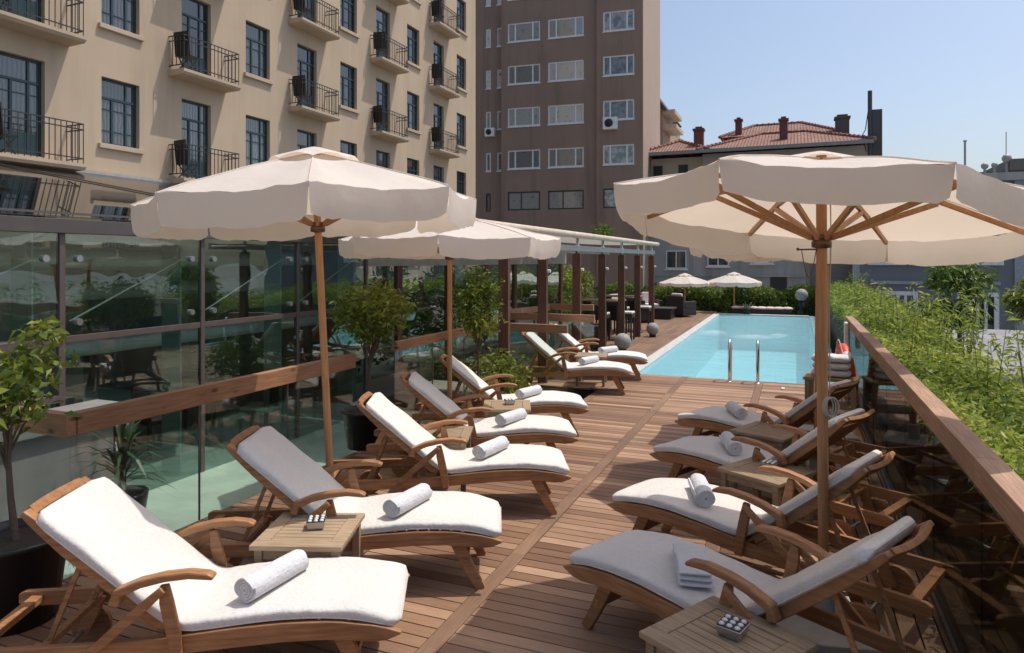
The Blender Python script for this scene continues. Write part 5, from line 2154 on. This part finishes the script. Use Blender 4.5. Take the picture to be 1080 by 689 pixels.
for (u0, z0, v0, s_, lab) in ((-2.75, 11.35, 0.0, 1.0, 'white air conditioning box under a window of the brown tower, near its right edge'), (-11.9, 11.5, 0.9, 0.75, 'small air conditioning box in the recess at the left side of the brown tower')):
    o = empty('air_conditioner', TW.matrix_basis @ Vector((0, 0, 0)), TA, lab, 'air conditioner', 'air conditioners on the brown tower')
    mt = Matrix.Translation((-9.80, 47.87, 0)) @ Matrix.Rotation(TA, 4, 'Z')
    o.location = mt @ Vector((u0, v0, z0))
    m = MB()
    m.box(0, 1.0 * s_, -0.42, -0.02, 0, 0.85 * s_)
    m.build('case', WIN_W, o, bevel=0.02)
    m = MB()
    m.lathe([(0.0, 0), (0.30 * s_, 0.0), (0.30 * s_, 0.02), (0, 0.02)], (0, 0, 0), 24)
    fan = m.build('fan', M['black'], o)
    fan.rotation_euler = (R(90), 0, 0)
    fan.location = (0.42 * s_, -0.421, 0.43 * s_)

# ------------------------------------------------------------------ terracotta roofed building, far centre
FB = world_root('terracotta_house', (-3, 52, -4), 'wide grey apartment house with terracotta tiled roofs and brick chimneys at the far end', 'building')
gw_ = flat('far_wall', (0.42, 0.42, 0.39), 0.85, var=0.12, scale=0.5, streak=0.25)
gd_ = flat('far_wall_dark', (0.36, 0.31, 0.27), 0.8, var=0.15, scale=0.5)
cr_ = flat('far_wall_cream', (0.62, 0.56, 0.46), 0.8, var=0.1, scale=0.5)
rf_, t, b = new_mat('roof_tiles')
v = coords(t)
wv = N(t, 'ShaderNodeTexWave', wave_type='BANDS', bands_direction='X')
wv.inputs['Scale'].default_value = 1.4
t.links.new(v, wv.inputs['Vector'])
n = noise_tex(t, v, 1.6, 6, 0.7)
r = ramp(t, n.outputs[0], [(0.25, (0.16, 0.078, 0.06)), (0.55, (0.27, 0.135, 0.10)), (0.8, (0.37, 0.235, 0.185))])
wv2 = N(t, 'ShaderNodeTexWave', wave_type='BANDS', bands_direction='Y')
wv2.inputs['Scale'].default_value = 1.0
t.links.new(v, wv2.inputs['Vector'])
mu = N(t, 'ShaderNodeMix', data_type='RGBA', blend_type='MULTIPLY')
mu.inputs['Factor'].default_value = 1
rr2 = ramp(t, wv2.outputs['Fac'], [(0.0, (0.72, 0.72, 0.72)), (0.4, (1.05, 1.05, 1.05))])
t.links.new(r.outputs[0], mu.inputs['A'])
t.links.new(rr2.outputs[0], mu.inputs['B'])
t.links.new(mu.outputs['Result'], b.inputs['Base Color'])
b.inputs['Roughness'].default_value = 0.85
bump(t, b, wv.outputs['Fac'], 0.8, 0.08)
m = MB()
m.box(-12.5, 1.45, 52, 66, -4, 7.2)
m.box(1.451, 4.6, 52.6, 66, -4, 7.2)
m.build('wall', gw_, FB)
m = MB()
m.box(-6.3, 4.6, 52.3, 66, 7.201, 9.95)
m.build('upper_storey', gd_, FB)
m = MB()
m.box(-12.0, -6.301, 53.4, 66, 7.201, 9.95)
m.build('loggia_wall', cr_, FB)
m = MB()
m.box(-12.6, -6.2, 51.8, 53.5, 7.202, 7.42)
m.build('terrace_ledge', gw_, FB)
m = MB()
m.box(-12.3, -6.3, 51.9, 51.94, 8.2, 8.25)
for i in range(46):
    x = -12.3 + 6.0 * i / 45
    m.box(x, x + 0.03, 51.9, 51.93, 7.42, 8.2)
m.build('loggia_railing', IRON, FB)
for x in (-10.1, -8.2):
    m = MB()
    m.box(x, x + 0.7, 53.33, 53.39, 7.5, 9.4)
    m.build('loggia_door', WIN_D, FB)
m = MB()
m.box(-11.0, 4.9, 51.5, 51.7, 9.96, 10.2)
m.build('gutter', flat('gutter', (0.22, 0.24, 0.24), 0.5), FB)
def hip_roof(x0, x1, y0, y1, z0, zr, inset, parent, nm='roof'):
    m = MB()
    yc = (y0 + y1) / 2
    vv = [(x0, y0, z0), (x1, y0, z0), (x1, y1, z0), (x0, y1, z0), (x0 + inset, yc, zr), (x1 - inset, yc, zr)]
    m.add(vv, [(0, 1, 5, 4), (2, 3, 4, 5), (3, 0, 4), (1, 2, 5), (3, 2, 1, 0)])
    o = m.build(nm, rf_, parent)
    # ridge caps
    m = MB()
    for a, b_ in ((4, 5), (0, 4), (1, 5)):
        p, q = Vector(vv[a]), Vector(vv[b_])
        m.tube([p + Vector((0, 0, 0.03)), q + Vector((0, 0, 0.03))], 0.13, 8)
        nseg = max(4, int((q - p).length / 0.42))
        for i in range(nseg):
            c = p.lerp(q, (i + 0.5) / nseg)
            m.sphere((c.x, c.y, c.z + 0.05), 0.15, 8, 5)
    m.build('ridge_caps', rf_, o, fix=False)
    return o
hip_roof(-10.8, -5.8, 51.6, 58, 10.2, 11.45, 2.6, FB)
hip_roof(-6.6, 5.0, 51.6, 62, 10.2, 11.9, 4.2, FB)
m = MB()
m.box(-5.2, 2.4, 58.0, 66, 10.2, 12.0)
m.build('attic_wall', flat('attic', (0.20, 0.08, 0.06), 0.8), FB)
hip_roof(-5.6, 2.9, 57.6, 67, 12.0, 13.6, 2.4, FB)
brick, t, b = new_mat('brick')
v = coords(t, (1, 1, 1))
br = N(t, 'ShaderNodeTexBrick')
br.inputs['Scale'].default_value = 4
br.inputs['Color1'].default_value = (0.12, 0.045, 0.042, 1)
br.inputs['Color2'].default_value = (0.16, 0.062, 0.055, 1)
br.inputs['Mortar'].default_value = (0.16, 0.10, 0.09, 1)
t.links.new(v, br.inputs['Vector'])
t.links.new(br.outputs[0], b.inputs['Base Color'])
b.inputs['Roughness'].default_value = 0.85
def chimney(x, y, z0, z1, w_, mat, parent):
    m = MB()
    m.box(x - w_ / 2, x + w_ / 2, y - w_ / 2, y + w_ / 2, z0, z1)
    o = m.build('chimney', mat, parent)
    m = MB()
    m.box(x - w_ / 2 - 0.08, x + w_ / 2 + 0.08, y - w_ / 2 - 0.08, y + w_ / 2 + 0.08, z1 + 0.001, z1 + 0.14)
    m.box(x - w_ / 2 + 0.1, x + w_ / 2 - 0.1, y - w_ / 2 + 0.1, y + w_ / 2 - 0.1, z1 + 0.14, z1 + 0.3)
    m.build('chimney_cap', mat, o)
chimney(-6.66, 53.2, 10.2, 11.85, 0.68, brick, FB)
chimney(-0.75, 54.0, 10.2, 12.3, 0.55, brick, FB)
chimney(-4.2, 58.6, 12.0, 13.4, 0.5, brick, FB)
gcm = flat('chimney_grey', (0.10, 0.085, 0.08), 0.8)
chimney(3.2, 55.5, 10.0, 12.4, 0.9, gcm, FB)
st_ = world_root('chimney_stack', (4.9, 52.5, 0), 'dark slender flue pipe and tall grey chimney block right of the terracotta roofs', 'chimney')
m = MB()
m.box(4.85, 5.45, 52.2, 53.0, 6, 12.3)
m.build('block', flat('stack', (0.065, 0.062, 0.065), 0.7), st_)
m = MB()
m.tube([(4.72, 52.3, 8), (4.72, 52.3, 13.6)], 0.14, 12)
m.build('flue', flat('flue', (0.055, 0.06, 0.07), 0.5), st_)
m = MB()
m.tube([(4.5, 52.3, 9.5), (4.25, 52.2, 10.6), (4.45, 52.3, 11.0), (4.66, 52.3, 12.6)], 0.035, 6)
m.build('stay', IRON, st_)
for i, (x, z) in enumerate([(-12.0, 1.3), (-8.9, 1.5), (-5.9, 1.7), (-2.9, 1.9), (-12.0, 4.6), (-8.9, 4.6), (-5.9, 4.6), (-2.9, 4.6), (-0.2, 4.6)]):
    m = MB()
    w_, h_ = 1.5, 1.35
    for (a, b_, c, d) in ((x, x + w_, z, z + 0.08), (x, x + w_, z + h_ - 0.08, z + h_), (x, x + 0.08, z + 0.08, z + h_ - 0.08), (x + w_ - 0.08, x + w_, z + 0.08, z + h_ - 0.08), (x + w_ / 2 - 0.04, x + w_ / 2 + 0.04, z + 0.08, z + h_ - 0.08)):
        m.box(a, b_, 51.93, 51.999, c, d)
    m.box(x - 0.1, x + w_ + 0.1, 51.85, 51.998, z - 0.12, z - 0.001)
    wo = m.build('window', WIN_W, FB)
    m = MB()
    m.box(x + 0.08, x + w_ - 0.08, 51.96, 51.99, z + 0.08, z + h_ - 0.08)
    m.build('pane', PANE, wo)
for i, (x, z) in enumerate([(-10.7, -0.6), (-4.6, -0.4), (-1.6, 0.0)]):
    m = MB()
    m.box(x, x + 1.1, 51.94, 51.998, z, z + 1.0)
    m.build('window', WIN_D, FB)
for z in (3.9, 0.95):
    m = MB()
    m.box(-12.4, 1.44, 51.9, 51.997, z, z + 0.13)
    m.build('string_course', gw_, FB)
# tan house with overhanging balconies right of the tower
hb = world_root('stepped_house', (-9.3, 62, -4), 'slim tan house with small overhanging balconies just right of the brown tower', 'building')
m = MB()
m.prism([(-16.0, -4), (-10.9, -4), (-10.9, 15.6), (-12.8, 18.6), (-16.0, 18.6)], 62, 72, 'Y')
m.build('wall', tan, hb)
for z in (12.2, 13.9, 15.2):
    m = MB()
    m.box(-10.9, -9.7 + 0.2 * (14 - z) * 0.5, 61.9, 66, z, z + 0.35)
    m.build('balcony', flat('balc', (0.5, 0.42, 0.34), 0.8), hb)
m = MB()
m.bar((-12.9, 66, 18.8), (-10.6, 66, 15.5), 9.0, 0.25, (0, 0, 1))
m.build('roof', gcm, hb)

# ------------------------------------------------------------------ slate blue house on the right
SB = world_root('slate_house', (5, 32, -4), 'slate blue house with white window trim beyond the bamboo on the right', 'building')
sl = flat('slate_paint', (0.185, 0.20, 0.23), 0.8, var=0.08, scale=0.6)
slt = flat('slate_trim', (0.34, 0.37, 0.41), 0.7)
m = MB()
m.box(2.25, 16, 32, 46, -4, 5.2)
m.build('wall', sl, SB)
m = MB()
m.box(0.6, 2.249, 32.5, 44, -4, 4.6)
m.build('side_wing', flat('wing', (0.20, 0.185, 0.165), 0.85), SB)
for (a, b_) in ((2.24, 2.5), (7.86, 8.35)):
    m = MB()
    m.box(a, b_, 31.94, 31.999, -4, 5.2)
    m.build('quoin', slt, SB)
for z, (xa, xb) in ((1.14, (2.9, 7.4)), (4.9, (2.51, 7.85))):
    m = MB()
    m.box(xa, xb, 31.9, 31.998, z, z + 0.13)
    m.build('string_course', slt, SB)
def sash(x0, x1, z0, z1, n_):
    m = MB()
    f_ = 0.16
    for (a, b_, c, d) in ((x0, x1, z0, z0 + f_), (x0, x1, z1 - f_, z1), (x0, x0 + f_, z0 + f_, z1 - f_), (x1 - f_, x1, z0 + f_, z1 - f_)):
        m.box(a, b_, 31.88, 31.997, c, d)
    wd_ = (x1 - x0 - 2 * f_) / n_
    for i in range(1, n_):
        q = x0 + f_ + wd_ * i
        m.box(q - 0.05, q + 0.05, 31.90, 31.997, z0 + f_, z1 - f_)
    wo = m.build('window', WIN_W, SB)
    m = MB()
    m.box(x0 + f_, x1 - f_, 31.96, 31.99, z0 + f_, z1 - f_)
    m.build('pane', PANE, wo)
sash(4.3, 5.95, 1.92, 3.7, 4)
sash(6.05, 7.5, 1.92, 3.7, 4)
sash(2.8, 4.2, 1.92, 3.7, 3)
sash(5.95, 7.35, -1.2, 0.85, 4)
sash(3.2, 4.6, -1.2, 0.85, 4)
sash(9.0, 10.6, 1.92, 3.7, 4)
m = MB()
m.box(2.0, 16.2, 31.7, 46.2, 5.201, 5.5)
m.build('roof', gw_, SB)

# ------------------------------------------------------------------ skyline at far right
SK = world_root('roof_terrace_building', (22, 80, 0), 'far building with domes and a mast on its roof at the right skyline edge', 'building')
m = MB()
m.box(16.5, 40, 80, 95, -4, 10.8)
m.box(19.2, 24, 79.5, 90, 10.81, 11.9)
m.build('wall', flat('sky_wall', (0.16, 0.15, 0.14), 0.85), SK)
for (x, z, r_) in ((17.2, 11.35, 0.33), (18.0, 11.4, 0.28), (19.0, 12.0, 0.42)):
    m = MB()
    m.sphere((x, 79.8, z), r_, 14, 10)
    m.tube([(x, 79.8, 10.6), (x, 79.8, z)], 0.12, 8)
    m.build('satellite_dome', M['grey_paint'], SK, fix=False)
m = MB()
m.tube([(19.0, 80, 11), (19.0, 80, 14.6)], 0.04, 6)
m.build('mast', M['grey_paint'], SK)
m = MB()
m.tube([(0, 0, 0), (0, 0, 13.9)], 0.10, 8)
m.tube([(0, 0, 13.9), (0, 0, 14.0)], 0.18, 8)
o = m.build('flagpole', M['grey_paint'])
o.location = (15.6, 80, 0)
tag(o, 'thin grey pole standing above the right parasol against the sky', 'pole')

# ------------------------------------------------------------------ clean up helper properties
for o in bpy.data.objects:
    if '_o' in o:
        del o['_o']
